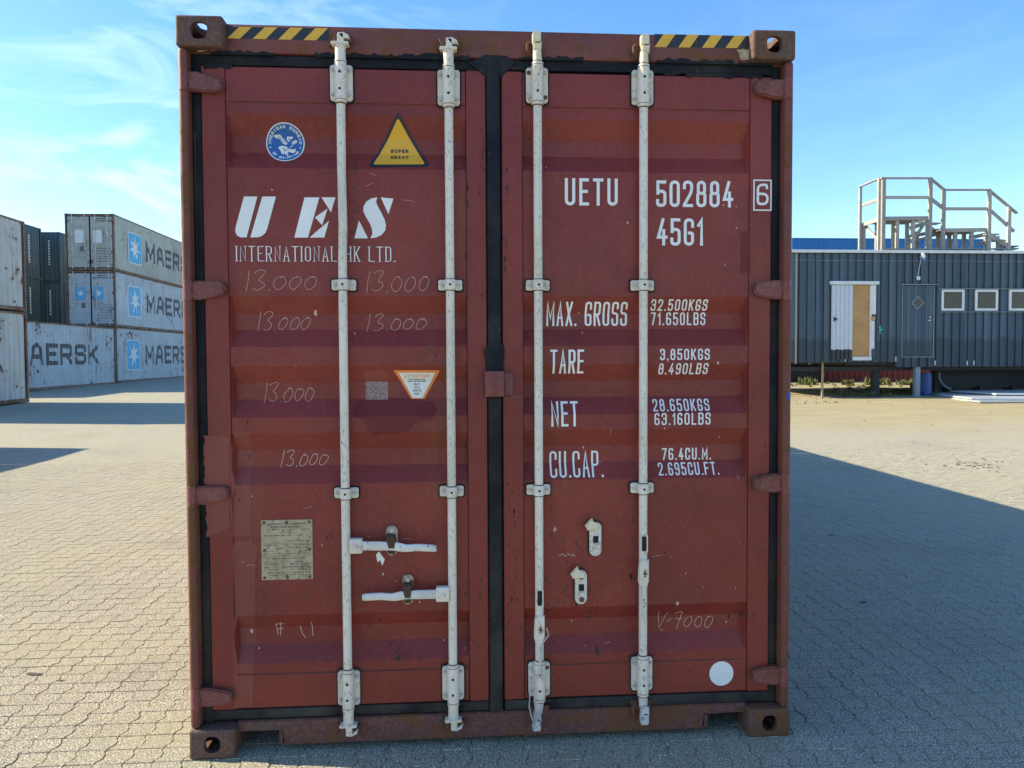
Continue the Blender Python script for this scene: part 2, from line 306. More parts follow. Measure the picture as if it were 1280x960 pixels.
# ------------------------------------------------------------------ stroke lettering
G_ = {
 'A': (1, 0, [[(0, 0), (.5, 1), (1, 0)], [(.17, .33), (.83, .33)]]), 'B': (1, .3, [[(0, 1), (1, 1), (1, .53), (0, .53)], [(0, .53), (1, .53), (1, 0), (0, 0)], [(0, 0), (0, 1)]]),
 'C': (1, .45, [[(1, .72), (1, 1), (0, 1), (0, 0), (1, 0), (1, .28)]]), 'D': (1, .45, [[(0, 1), (1, 1), (1, 0), (0, 0)], [(0, 0), (0, 1)]]),
 'E': (.9, 0, [[(1, 1), (0, 1), (0, 0), (1, 0)], [(0, .52), (.85, .52)]]), 'F': (.9, 0, [[(1, 1), (0, 1), (0, 0)], [(0, .52), (.85, .52)]]),
 'G': (1, .45, [[(1, .74), (1, 1), (0, 1), (0, 0), (1, 0), (1, .46), (.55, .46)]]), 'H': (1, 0, [[(0, 0), (0, 1)], [(1, 0), (1, 1)], [(0, .5), (1, .5)]]),
 'I': (.02, 0, [[(.5, 0), (.5, 1)]]), 'K': (1, 0, [[(0, 0), (0, 1)], [(1, 1), (.08, .42)], [(.32, .58), (1, 0)]]), 'L': (.9, 0, [[(0, 1), (0, 0), (1, 0)]]),
 'M': (1.25, 0, [[(0, 0), (0, 1), (.5, .3), (1, 1), (1, 0)]]), 'N': (1, 0, [[(0, 0), (0, 1), (1, 0), (1, 1)]]), 'O': (1, .48, [[(0, .5), (0, 1), (1, 1), (1, 0), (0, 0), (0, .5)]]),
 'P': (1, .4, [[(0, 1), (1, 1), (1, .45), (0, .45)], [(0, 0), (0, 1)]]), 'R': (1, .4, [[(0, 1), (1, 1), (1, .48), (0, .48)], [(0, 0), (0, 1)], [(.5, .48), (1, 0)]]),
 'S': (1, .42, [[(1, .76), (1, 1), (0, 1), (0, .53), (1, .53), (1, 0), (0, 0), (0, .24)]]), 'T': (1, 0, [[(0, 1), (1, 1)], [(.5, 1), (.5, 0)]]),
 'U': (1, .48, [[(0, 1), (0, 0), (1, 0), (1, 1)]]), 'V': (1, 0, [[(0, 1), (.5, 0), (1, 1)]]), 'W': (1.3, 0, [[(0, 1), (.25, 0), (.5, .8), (.75, 0), (1, 1)]]),
 'X': (1, 0, [[(0, 0), (1, 1)], [(0, 1), (1, 0)]]), 'Y': (1, 0, [[(0, 1), (.5, .45), (1, 1)], [(.5, .45), (.5, 0)]]),
 '0': (1, .48, [[(0, .5), (0, 1), (1, 1), (1, 0), (0, 0), (0, .5)]]), '1': (.45, 0, [[(0, .78), (.9, 1), (.9, 0)]]), '2': (1, .45, [[(0, .76), (0, 1), (1, 1), (1, .6), (.05, .06)], [(0, 0), (1, 0)]]),
 '3': (1, .42, [[(0, .78), (0, 1), (1, 1), (1, .53), (.4, .53)], [(.4, .53), (1, .53), (1, 0), (0, 0), (0, .22)]]), '4': (1, 0, [[(.62, 1), (0, .28), (1.05, .28)], [(.72, .55), (.72, 0)]]),
 '5': (1, .42, [([(.95, 1), (.04, 1), (.04, .52)], 0), [(.04, .60), (1, .60), (1, 0), (0, 0), (0, .2)]]), '6': (1, .46, [[(.93, .84), (.93, 1), (0, 1), (0, .30)], [(0, .30), (0, 0), (1, 0), (1, .53), (0, .53)]]),
 '7': (1, 0, [[(0, 1), (1, 1), (.35, 0)]]), '8': (1, .46, [[(.5, .53), (.07, .53), (.07, 1), (.93, 1), (.93, .53), (.5, .53)], [(.5, .53), (0, .53), (0, 0), (1, 0), (1, .53), (.5, .53)]]),
 '9': (1, .46, [[(.07, .16), (.07, 0), (1, 0), (1, .70)], [(1, .70), (1, 1), (0, 1), (0, .47), (1, .47)]]), '.': (.01, 0, [[(.5, .0), (.5, .015)]]), ',': (.01, 0, [[(.5, .02), (.5, -.06)]]), '-': (.6, 0, [[(0, .5), (1, .5)]]), ' ': (.45, 0, []),
}
def rounded(pts, rad):
    if rad <= 0: return pts
    out = [pts[0]]
    for a, b, c in zip(pts, pts[1:], pts[2:]):
        A, Bv, C = Vector(a), Vector(b), Vector(c); d1 = A - Bv; d2 = C - Bv
        r = min(rad, d1.length * .499, d2.length * .499); p = Bv + d1.normalized() * r; q = Bv + d2.normalized() * r
        k = 0.5523
        for i in range(6):
            t = i / 5; c1 = p + (Bv - p) * k; c2 = q + (Bv - q) * k
            v = p * (1 - t) ** 3 + c1 * 3 * t * (1 - t) ** 2 + c2 * 3 * t * t * (1 - t) + q * t ** 3; out.append((v.x, v.y))
    out.append(pts[-1]); return out
def stroke_quads(pts, w, cap=True, nib=(1.0, 1.0)):
    P = [Vector(p) for p in pts]; Q = [P[0]]
    for p in P[1:]:
        if (p - Q[-1]).length > 1e-5: Q.append(p)
    P = Q
    if len(P) < 2: return []
    closed = (P[0] - P[-1]).length < 1e-4
    if cap and not closed:
        P[0] = P[0] + (P[0] - P[1]).normalized() * w / 2; P[-1] = P[-1] + (P[-1] - P[-2]).normalized() * w / 2
    n = len(P); Lf, Rt = [], []
    for i in range(n):
        d1 = (P[i] - P[i - 1]).normalized() if i > 0 else ((P[0] - P[-2]).normalized() if closed else None)
        d2 = (P[i + 1] - P[i]).normalized() if i < n - 1 else ((P[1] - P[0]).normalized() if closed else None)
        if d1 is None: d1 = d2
        if d2 is None: d2 = d1
        m = (d1 + d2)
        m = m.normalized() if m.length > 1e-6 else d1
        nn = Vector((-m.y, m.x)); k = 1.0 / max(0.42, Vector((-d1.y, d1.x)).dot(nn))
        o = Vector((nn.x * nib[0], nn.y * nib[1])) * (w / 2 * k); Lf.append(P[i] + o); Rt.append(P[i] - o)
    return [[tuple(Rt[i]), tuple(Rt[i + 1]), tuple(Lf[i + 1]), tuple(Lf[i])] for i in range(n - 1)]
def text_polys(txt, x0, x1, z0, z1, w, gap=0.35, slant=0.0, nib=(1, 1), serif=0.0, squash=False):
    """polygons of a line of lettering that fills x0..x1 and z0..z1"""
    H = z1 - z0; adv = [G_[c][0] for c in txt]; ng = len(txt) - 1
    tot = sum(adv) + gap * ng
    u = (x1 - x0 - w * len(txt)) / tot
    out = []; x = x0; lay = 0
    for c, a in zip(txt, adv):
        cw = a * u; rad = G_[c][1]
        for pts in G_[c][2]:
            rad = G_[c][1]
            if isinstance(pts, tuple): pts, rad = pts
            q = [(x + w / 2 + p[0] * cw, z0 + w / 2 + p[1] * (H - w)) for p in pts]
            q = rounded(q, rad * u) if rad else q
            for quad in stroke_quads(q, w, True, (.6, .6) if serif and c == 'N' else nib): out.append((quad, lay))
            lay = (lay + 1) % 6
            if serif:
                for p in (pts[0], pts[-1]):
                    if p[1] in (0, 1):
                        px_ = x + w / 2 + p[0] * cw; pz = z0 + w * .2 if p[1] == 0 else z1 - w * .2
                        out.append(([(px_ - serif, pz - w * .2), (px_ + serif, pz - w * .2), (px_ + serif, pz + w * .2), (px_ - serif, pz + w * .2)], lay)); lay = (lay + 1) % 6
        x += cw + w + gap * u
    if slant: out = [([(p[0] + (p[1] - z0) * slant, p[1]) for p in q], l) for q, l in out]
    return out

# ------------------------------------------------------------------ surfaces that printed things lie on
REC = [(2.542, 2.462, 2.400, 2.332), (1.829, 1.760, 1.697, 1.628), (1.553, 1.484, 1.418, 1.347), (1.285, 1.215, 1.148, 1.079), (.552, .492, .425, .356)]
Y_FRAME, Y_PANEL, DEPTH = 0.050, 0.056, 0.036
PX0, PX1 = 0.113, 1.050                       # corrugated panel, inner and outer edge
def door_y(x, z):
    a = abs(x)
    if a > PX1 - 1e-6 or a < PX0 + 1e-6 or z > 2.585 or z < 0.315: return Y_FRAME
    for t, a1, b1, b in REC:
        if b <= z <= t:
            d = (t - z) / (t - a1) if z > a1 else (1.0 if z >= b1 else (z - b) / (b1 - b))
            e = min(1.0, max(0.0, (PX1 - a) / 0.011))
            return Y_PANEL + DEPTH * min(d, 1) * e
    return Y_PANEL
DOOR_CUTS = [z for r in REC for z in r]
SEAMS = [.3135, .3155, 2.5845, 2.5865]
def decal(name, polys, mat, parent, off=0.0012, surf=door_y, cutz=DOOR_CUTS + SEAMS, cutx=(), xyz=None):
    """flat print: 2-D polygons cut where the surface bends and laid just proud of it"""
    if name == 'paint_repair': cutx = (-PX1, -(PX1 - .0112), PX1 - .0112, PX1)
    bm = bmesh.new(); lay = bm.faces.layers.int.new('lay')
    for p in polys:
        q, l = (p if isinstance(p, tuple) and isinstance(p[0], list) else (p, 0))
        try: f = bm.faces.new([bm.verts.new((a, 0, b)) for a, b in q]); f[lay] = l
        except ValueError: pass
    if not bm.faces: return None
    zs = [v.co.z for v in bm.verts]; xs = [v.co.x for v in bm.verts]
    for z in cutz:
        if min(zs) < z < max(zs): bmesh.ops.bisect_plane(bm, geom=bm.verts[:] + bm.edges[:] + bm.faces[:], plane_co=(0, 0, z), plane_no=(0, 0, 1), dist=1e-6)
    for x in cutx:
        if min(xs) < x < max(xs): bmesh.ops.bisect_plane(bm, geom=bm.verts[:] + bm.edges[:] + bm.faces[:], plane_co=(x, 0, 0), plane_no=(1, 0, 0), dist=1e-6)
    for v in bm.verts:
        l = max((f[lay] for f in v.link_faces), default=0)
        v.co.y = surf(v.co.x, v.co.z) - off - l * 0.00022
    for f in bm.faces:
        f.normal_update()
        if f.normal.y > 0: f.normal_flip()
    if xyz:
        for v in bm.verts: v.co = xyz(v.co)
        bmesh.ops.recalc_face_normals(bm, faces=bm.faces)
    me = bpy.data.meshes.new(name); bm.to_mesh(me); bm.free()
    return link(name, me, mat, parent)
def D(u, v, y=Y_PANEL): return at_y(u, v, y)
def pxpoly(pts, y=Y_PANEL): return [D(u, v, y) for u, v in pts]

# ------------------------------------------------------------------ ground
WAVE, PW, PL = 0.0070, 0.1125, 0.1125
def paver_wave(y):
    t = (y / PW) % 1.0; tri = 1 - 4 * abs(t - 0.5); return WAVE * max(-1, min(1, tri * 2.5))
def ground_material():
    k = NT('sandy_interlocking_paving'); X, Yy, Z = k.sep()
    ty = k.math('FRACT', k.math('DIVIDE', Yy, PW)); tri = k.math('SUBTRACT', 1.0, k.math('MULTIPLY', 4.0, k.math('ABSOLUTE', k.math('SUBTRACT', ty, 0.5))))
    wv = k.math('MULTIPLY', WAVE, k.math('MAXIMUM', -1.0, k.math('MINIMUM', 1.0, k.math('MULTIPLY', tri, 2.5))))
    u = k.math('DIVIDE', k.math('SUBTRACT', X, wv), PW); cu = k.math('FLOOR', u); fu = k.math('FRACT', u)
    du = k.math('MULTIPLY', PW, k.math('MINIMUM', fu, k.math('SUBTRACT', 1.0, fu)))
    v = k.math('DIVIDE', Yy, PL); cv = k.math('FLOOR', v); fv = k.math('FRACT', v)
    dv = k.math('MULTIPLY', PL, k.math('MINIMUM', fv, k.math('SUBTRACT', 1.0, fv)))
    joint = k.mapr(k.math('MINIMUM', du, dv), 0.001, 0.0065, 1.0, 0.0)
    dirt = k.math('ADD', k.mapr(k.math('ADD', Yy, k.math('MULTIPLY', k.noise(0.35, 5, 0.6), 6.0)), 13.5, 18.0), 0.0)
    dirt = k.math('MULTIPLY', dirt, k.mapr(k.math('ADD', X, k.math('MULTIPLY', k.noise(0.3, 3, 0.5, off=(4, 4, 0)), 4.0)), 0.0, 4.0))
    sandy = k.mapr(k.noise(0.8, 5, 0.6, off=(7, 0, 0)), 0.45, 0.7)
    joint = k.math('MULTIPLY', joint, k.math('SUBTRACT', 1.0, dirt)); joint = k.math('MULTIPLY', joint, k.mapr(sandy, 0, 1, 0.85, 0.35))
    cmb = k.n('ShaderNodeCombineXYZ'); k.l(cu, cmb.inputs[0]); k.l(cv, cmb.inputs[1])
    wn_ = k.n('ShaderNodeTexWhiteNoise'); k.l(cmb.outputs[0], wn_.inputs[0])
    c = k.mix(wn_.outputs[0], (0.385, 0.348, 0.252), (0.425, 0.385, 0.28))
    c = paver_tones(k, c)
    dc = k.mix(k.mapr(k.noise(1.3, 7, 0.7, stretch=(.5, 1.3, 1)), 0.3, 0.7), (0.31, 0.25, 0.14), (0.40, 0.335, 0.20))
    tr = k.mapr(k.noise(1.0, 6, 0.7, stretch=(.45, 2.6, 1), off=(3, 3, 0), dist=0.8), 0.55, 0.72)
    dc = k.mix(k.math('MULTIPLY', tr, 0.45), dc, (0.19, 0.15, 0.10))
    c = k.mix(dirt, c, dc); c = k.mix(k.math('MULTIPLY', joint, 0.6), c, (0.12, 0.10, 0.075))
    k.col(c); k.rough(0.92); k.b.inputs['Specular IOR Level'].default_value = 0.25
    hgt = k.math('SUBTRACT', k.math('MULTIPLY', k.noise(150, 4, 0.7), 0.5), k.math('MULTIPLY', joint, 2.0))
    hgt = k.math('ADD', hgt, k.math('MULTIPLY', k.math('MULTIPLY', k.noise(5, 8, 0.7, off=(1, 1, 1)), dirt), 6.0))
    k.bump(hgt, 0.7, 0.006); return k.m
def paver_tones(k, c):
    """mottling shared by the built pavers and the paving beyond them"""
    g = k.noise(120, 3, 0.8); c = k.mix(k.math('MULTIPLY', k.mapr(g, 0.48, 0.56), 0.92), c, (0.095, 0.088, 0.068))
    c = k.mix(k.math('MULTIPLY', k.mapr(k.noise(75, 2, 0.7, off=(0, 3, 0)), 0.52, 0.62), 0.35), c, (0.15, 0.13, 0.10))
    c = k.mix(k.math('MULTIPLY', k.mapr(k.noise(140, 2, 0.7, off=(3, 0, 0)), 0.54, 0.62), 0.95), c, (0.84, 0.79, 0.64))
    c = k.mix(k.math('MULTIPLY', k.mapr(k.noise(1.1, 6, 0.65, off=(0, 9, 0)), 0.42, 0.66), 0.5), c, (0.40, 0.355, 0.23))
    c = k.mix(k.math('MULTIPLY', k.mapr(k.noise(0.55, 6, 0.7, off=(5, 2, 0)), 0.52, 0.70), 0.40), c, (0.235, 0.215, 0.175))
    return c
M['ground'] = ground_material()
def paver_material():
    k = NT('concrete_paver'); oi = k.n('ShaderNodeObjectInfo')
    r = k.math('FRACT', k.math('ADD', oi.outputs['Random'], k.geo.outputs['Random Per Island']))
    c = k.mix(r, (0.385, 0.348, 0.252), (0.425, 0.385, 0.28)); c = paver_tones(k, c)
    z = k.sep()[2]; fill = k.mapr(k.noise(2.2, 6, 0.7, off=(8, 8, 0)), 0.42, 0.6, 0.85, 0.30); c = k.mix(k.math('MULTIPLY', k.mapr(z, -0.0022, -0.0050), fill), c, (0.13, 0.11, 0.08))
    k.col(c); k.rough(0.92); k.b.inputs['Specular IOR Level'].default_value = 0.25
    k.bump(k.math('ADD', k.noise(110, 4, 0.7), k.math('MULTIPLY', k.noise(18, 3, 0.6), 0.8)), 1.0, 0.008); return k.m
M['paver'] = paver_material()
k = NT('joint_sand'); k.col(k.mix(k.noise(60, 5, 0.7), (0.09, 0.075, 0.05), (0.36, 0.31, 0.21))); k.rough(0.95); M['joint'] = k.m

RX0, RX1, RY0, RY1 = -7.2, 9.0, -1.8, 9.0
def make_ground():
    xs = [-900, -400, -150, -70] + [round(-40.5 + 0.45 * i, 4) for i in range(0, 201)] + [70, 150, 400, 900]
    ys = [-600, -200, -60, -20] + [round(-9.0 + 0.45 * i, 4) for i in range(0, 171)] + [90, 150, 300, 700, 1500]
    rnd = random.Random(3); bm = bmesh.new(); V = {}
    import mathutils
    def z(x, y):
        n = mathutils.noise.noise(Vector((x * 0.35, y * 0.5, 2.0))) * 0.035 + mathutils.noise.noise(Vector((x * 1.3, y * 1.6, 5.0))) * 0.014
        k_ = min(1.0, max(0.0, (y - 10.0) / 5.0)) * min(1.0, max(0.0, (x - 4) / 3)) 
        return ground_h(y) + n * k_ + .0015
    for i, x in enumerate(xs):
        for j, y in enumerate(ys): V[i, j] = bm.verts.new((x, y, z(x, y)))
    for i in range(len(xs) - 1):
        for j in range(len(ys) - 1):
            cx = (xs[i] + xs[i + 1]) / 2; cy = (ys[j] + ys[j + 1]) / 2
            if RX0 < cx < RX1 and RY0 < cy < RY1: continue
            bm.faces.new((V[i, j], V[i + 1, j], V[i + 1, j + 1], V[i, j + 1]))
    loose = [v for v in bm.verts if not v.link_faces]; bmesh.ops.delete(bm, geom=loose, context='VERTS')
    me = bpy.data.meshes.new('ground'); bm.to_mesh(me); bm.free(); g = link('ground', me, M['ground'], smooth=60); prop(g, 'sandy yard ground and interlocking paving around the containers', kind='structure')
    b = B(); b.box(RX0 - .02, RX1 + .02, RY0 - .02, RY1 + .02, -0.1, -0.0040); prop(b.link('joint_sand', M['joint'], g, None), kind='stuff')
    # pavers
    bev, gap, zb = 0.0024, 0.0006, -0.0050
    def outline(i, j, inset):
        y0 = j * PL; y1 = y0 + PL; x0 = i * PW; x1 = x0 + PW; pts = []
        inset_e = inset + .0009; brk = [y0 + inset_e] + [y0 + PW * t for t in (.15, .35, .65, .85)] + [y1 - inset_e]
        return [(x0 + inset + paver_wave(y), y) for y in brk] + [(x1 - inset + paver_wave(y), y) for y in reversed(brk)]
    def add(bm, i, j, dz, tx, ty, org=None):
        o = org or Vector((0, 0, 0)); top = outline(i, j, gap + bev); bot = outline(i, j, gap)
        cx, cy = (i + .5) * PW, (j + .5) * PL
        T = [bm.verts.new((x - o.x, y - o.y, dz + (x - cx) * tx + (y - cy) * ty)) for x, y in top]
        Bt = [bm.verts.new((x - o.x, y - o.y, zb)) for x, y in bot]; n = len(T)
        bm.faces.new(T[::-1])
        for a in range(n):
            c = (a + 1) % n; bm.faces.new((T[c], Bt[c], Bt[a], T[a]))
    cells = []
    for i in range(int(round(RX0 / PW)), int(round(RX1 / PW))):
        for j in range(int(round(RY0 / PL)), int(round(RY1 / PL))):
            cx, cy = (i + .5) * PW, (j + .5) * PL
            if abs(cx) < 1.1 and cy > 0.5: continue
            d = Vector((cx, cy, 0)) - CAM; z = d.dot(CF)
            if z < 0.3: vis = False
            else:
                u = 640 + FPX * d.dot(CR) / z; v = 480 - FPX * d.dot(CU) / z; vis = -15 < u < 1295 and v < 975
                if vis and cy > 0.05:
                    t = (0.05 - CAM.y) / (cy - CAM.y); hx = CAM.x + (cx - CAM.x) * t
                    if abs(hx) < 1.22: vis = False
            cells.append((0 if vis else 1, z if vis else 0, i, j))
    cells.sort(); near = cells[:300]; rest = cells[300:]
    shared = {}
    for q in range(8):
        bm = bmesh.new(); add(bm, 0, 0, 0, rnd.uniform(-.014, .014), rnd.uniform(-.014, .014))
        me = bpy.data.meshes.new('paver'); bm.to_mesh(me); bm.free(); me.materials.append(M['paver']); shared[q] = me
    for _, _, i, j in near:
        o = bpy.data.objects.new('paver', shared[rnd.randrange(8)]); COL.objects.link(o)
        o.location = (i * PW, j * PL, rnd.uniform(-.0014, .0014)); o.parent = g
    bm = bmesh.new()
    for _, _, i, j in rest: add(bm, i, j, rnd.uniform(-.0014, .0014), rnd.uniform(-.014, .014), rnd.uniform(-.014, .014))
    me = bpy.data.meshes.new('pavers'); bm.to_mesh(me); bm.free(); prop(link('paver_field', me, M['paver'], g), kind='stuff')
    return g
ground = make_ground()

# ------------------------------------------------------------------ castings (hollow, with real apertures)
CAST = {}
def hollow_casting():
    W_, Dp, Hh = 0.178, 0.162, 0.118
    def solid(b, name):
        me = bpy.data.meshes.new(name); b.bm.to_mesh(me); b.bm.free(); o = bpy.data.objects.new(name, me); COL.objects.link(o); return o
    b = B(); b.box(0, W_, 0, Dp, 0, Hh, bev=0.011, seg=3); body = solid(b, 'casting_body')
    cuts = []
    c = B(); c.box(.026, W_ - .026, .026, Dp - .026, .026, Hh - .026); cuts.append(solid(c, 'c1'))
    c = B(); c.prism(rrect(.089 - .0315, .089 + .0315, .059 - .033, .059 + .033, .026), -.05, .06); cuts.append(solid(c, 'c2'))      # end hole
    c = B(); c.prism(rrect(.081 - .034, .081 + .034, .059 - .027, .059 + .027, .024), -.05, .06)                                      # side hole
    for v in c.bm.verts: v.co = Vector((v.co.y, v.co.x, v.co.z))
    bmesh.ops.reverse_faces(c.bm, faces=c.bm.faces[:]); cuts.append(solid(c, 'c3'))
    c = B(); c.prism(rrect(.089 - .032, .089 + .032, .081 - .062, .081 + .062, .028), -.05, .06)                                      # bottom (or top) hole
    for v in c.bm.verts: v.co = Vector((v.co.x, v.co.z, v.co.y))
    bmesh.ops.reverse_faces(c.bm, faces=c.bm.faces[:]); cuts.append(solid(c, 'c4'))
    for c in cuts:
        m = body.modifiers.new('b', 'BOOLEAN'); m.operation = 'DIFFERENCE'; m.solver = 'EXACT'; m.object = c
    dg = bpy.context.evaluated_depsgraph_get(); me = bpy.data.meshes.new_from_object(body.evaluated_get(dg), depsgraph=dg)
    for o in [body] + cuts: bpy.data.objects.remove(o)
    return me
CAST_ME = hollow_casting(); CAST_ME.materials.clear()
def casting_mesh(sx, sy, sz, mat):
    """aperture side towards -x*sx.. ; sx=1: outer side is -x, sy=1: outer end is -y, sz=1: hole in the bottom"""
    key = (sx, sy, sz, mat.name)
    if key in CAST: return CAST[key]
    me = CAST_ME.copy(); me.name = 'corner_casting'
    me.transform(Matrix.Diagonal((sx, sy, sz, 1)))
    if sx * sy * sz < 0: me.flip_normals()
    me.materials.append(mat)
    for p in me.polygons: p.use_smooth = True; p.material_index = 0
    me.set_sharp_from_angle(angle=math.radians(35)); CAST[key] = me; return me
def add_castings(root, x0, x1, y0, y1, z0, z1, mat, skip_back=False):
    for sx, x in ((1, x0), (-1, x1)):
        for sy, y in ((1, y0), (-1, y1)):
            for sz, z in ((1, z0), (-1, z1)):
                o = bpy.data.objects.new('corner_casting', casting_mesh(sx, sy, sz, mat)); COL.objects.link(o)
                o.location = Vector((x, y, z)) - root.location; o.parent = root

# corrugated side profile: period 0.278, depth 0.036; returns inset from the outer plane
PER = 0.278
def side_inset(y, per=PER):
    t = (y % per) / per
    if t < .25: return 0.0
    if t < .5: return 0.036 * (t - .25) / .25
    if t < .75: return 0.036
    return 0.036 * (1 - (t - .75) / .25)
def side_breaks(y0, y1, per=PER):
    out = []; i = math.floor(y0 / per)
    while i * per < y1:
        for t in (0, .25, .5, .75):
            y = (i + t) * per
            if y0 < y < y1: out.append(y)
        i += 1
    return out
def corrugated(root, name, a0, a1, z0, z1, place, mat, per=PER, th=0.002):
    """wall corrugated along axis a; place(a, inset, z) gives the point"""
    bm = bmesh.new(); ss = [a0] + side_breaks(a0, a1, per) + [a1]; prev = None
    for a in ss:
        ins = side_inset(a, per); p = [bm.verts.new(place(a, ins, z0)), bm.verts.new(place(a, ins, z1))]
        if prev: bm.faces.new((prev[0], p[0], p[1], prev[1]))
        prev = p
    bmesh.ops.recalc_face_normals(bm, faces=bm.faces)
    me = bpy.data.meshes.new(name); bm.to_mesh(me); bm.free(); return link(name, me, mat, root)

def container(label, xr, y0, z0, Lg=12.192, H=2.896, paint=None, frame=None, group=None, own_front=False, own_back=False, W=2.438, end_y=True, cast=None, rot_x=False):
    """container whose long axis is y; xr is its right (+x) face"""
    x1 = xr; x0 = xr - W; y1 = y0 + Lg; z1 = z0 + H; frame = frame or paint; cast = cast or frame
    r = empty('shipping_container', ((x0 + x1) / 2, (y0 + y1) / 2, z0), label, 'shipping container', group)
    corrugated(r, 'side_wall', y0 + .163, y1 - .163, z0 + .13, z1 - .06, lambda a, i, z: (x1 - .012 - i, a, z), paint)
    corrugated(r, 'side_wall', y0 + .163, y1 - .163, z0 + .13, z1 - .06, lambda a, i, z: (x0 + .012 + i, a, z), paint)
    b = B(); b.box(x0 + .03, x1 - .03, y0 + .165, y1 - .165, z1 - .045, z1 - .02); b.box(x0 + .18, x1 - .18, y0 + .10, y0 + .166, z1 - .045, z1 - .02); b.box(x0 + .18, x1 - .18, y1 - .166, y1 - .05, z1 - .045, z1 - .02)
    n = int(Lg / 0.55)
    for i in range(n): yy = y0 + .3 + (Lg - .6) * i / (n - 1); b.box(x0 + .08, x1 - .08, yy - .09, yy + .09, z1 - .019, z1 - .008, bev=.005)
    b.link('roof', paint, r)
    b = B(); b.box(x0 + .06, x1 - .06, y0 + .165, y1 - .165, z0 + .06, z0 + .15); b.link('underframe', M['interior'], r)
    for xa, xb in ((x0, x0 + .06), (x1 - .06, x1)):
        b = B(); b.box(xa, xb, y0 + .163, y1 - .163, z1 - .062, z1 - .004, bev=.006); b.link('top_rail', frame, r)
        b = B(); b.box(xa + .004, xb - .004, y0 + .163, y1 - .163, z0 + .012, z0 + .13, bev=.006); b.link('bottom_rail', frame, r)
    for (ya, yb, own) in ((y0, y0 + .09, own_front), (y1 - .09, y1, own_back)):
        if own: continue
        for xa, xb in ((x0 + .002, x0 + .10), (x1 - .10, x1 - .002)):
            b = B(); b.box(xa, xb, ya + .002, yb - .002 + .03 * (1 if ya == y0 else 0), z0 + .116, z1 - .116, bev=.012, seg=2); b.link('corner_post', frame, r)
        b = B(); b.box(x0 + .176, x1 - .176, ya + .01, yb, z1 - .11, z1 - .006, bev=.006); b.link('header', frame, r)
        b = B(); b.box(x0 + .176, x1 - .176, ya + .01, yb, z0 + .01, z0 + .13, bev=.006); b.link('sill', frame, r)
        sg = 1 if ya == y0 else -1; yc = y0 + .02 if sg == 1 else y1 - .02
        corrugated(r, 'end_wall', x0 + .1, x1 - .1, z0 + .13, z1 - .11, lambda a, i, z, yc=yc, sg=sg: (a, yc + sg * i, z), paint)
    add_castings(r, x0, x1, y0, y1, z0, z1, cast)
    return r

# ------------------------------------------------------------------ THE MAROON CONTAINER
W2, HT, LN = 1.219, 2.896, 12.192
main = container('maroon shipping container seen door end on, filling the middle of the yard', W2, 0.0, 0.0, LN, HT, M['maroon'], M['frame'], own_front=True, cast=M['casting'])

# corner posts: rolled outer flange with an inner channel
for s in (-1, 1):
    b = B()
    xo, xi = s * (W2 - .002), s * 1.181
    b.box(min(xo, xi), max(xo, xi), .010, .16, .117, HT - .117, bev=.0165, seg=4)
    b.box(min(s * 1.183, s * 1.135), max(s * 1.183, s * 1.135), .085, .158, .117, HT - .117)
    b.link('corner_post', M['frame'], main)
# header
hp = []; rnd = random.Random(5)
b = B(); b.box(-1.045, 1.045, .046, .155, 2.774, HT - .012, bev=.006, seg=2)
for sx in (-1, 1): b.box(min(sx * 1.043, sx * 1.075), max(sx * 1.043, sx * 1.075), .052, .15, 2.776, HT - .020, bev=.004)
header = b.link('header', M['frame'], main)
# sill: notched near both corners (fork clearance)
prof = [(-1.042, .128), (-1.042, .086), (-.866, .086), (-.858, .026), (.858, .026), (.866, .088), (1.042, .088), (1.042, .128)]
b = B(); b.prism(prof[::-1], .044, .150, bev=.004)
for sx in (-1, 1): b.box(sx * .874 - .008, sx * .874 + .008, .048, .15, .028, .084, bev=.002)
sill = b.link('sill', M['sill'], main)

# gaskets
b = B()
for s in (-1, 1):
    b.box(min(s * 1.1805, s * 1.1425), max(s * 1.1805, s * 1.1425), .058, .084, .122, 2.773, bev=.008, seg=2)
b.box(-1.15, -.03, .056, .085, 2.727, 2.771, bev=.009, seg=2); b.box(.03, 1.15, .054, .085, 2.732, 2.776, bev=.009, seg=2)
b.box(-1.15, -.03, .056, .085, .130, .172, bev=.009, seg=2); b.box(.03, 1.15, .054, .085, .127, .172, bev=.009, seg=2)
b.box(-.031, .023, .038, .085, .130, 2.768, bev=.010, seg=3)
b.prism([(-.10, 2.752), (-.03, 2.700), (.028, 2.700), (.09, 2.760), (.055, 2.786), (-.035, 2.790)], .0445, .053, bev=.003)
b.prism([(-.045, 1.60), (-.030, 1.64), (.026, 1.64), (.036, 1.62), (.030, 1.52), (-.036, 1.52)], .032, .05, bev=.004)
b.link('door_gasket', M['rubber'], main)
sr = random.Random(31)
for xa, xb, zt, zb in ((-1.10, -.86, 2.780, 2.765), (-.70, -.40, 2.778, 2.764), (-.38, -.10, 2.782, 2.764), (.10, .36, 2.784, 2.770), (.66, .98, 2.786, 2.770), (1.0, 1.14, 2.782, 2.768)):
    n = int((xb - xa) / .014); P = [(xa + (xb - xa) * q / n, zb) for q in range(n + 1)] + [(xb - (xb - xa) * q / n, zt + sr.uniform(-.008, .006)) for q in range(n + 1)]
    bb = B(); bb.prism(P, .0435, .052); bb.link('sealant', M['rubber'], main)
for xa, xb, zt, zb in ((.78, 1.10, 2.731, 2.722), (-1.13, -1.02, 2.730, 2.716)):
    n = int((xb - xa) / .014); P = [(xa + (xb - xa) * q / n, zb + sr.uniform(-.010, .004)) for q in range(n + 1)] + [(xb - (xb - xa) * q / n, zt) for q in range(n + 1)]
    bb = B(); bb.prism(P, .0475, .056); bb.link('sealant', M['rubber'], main)

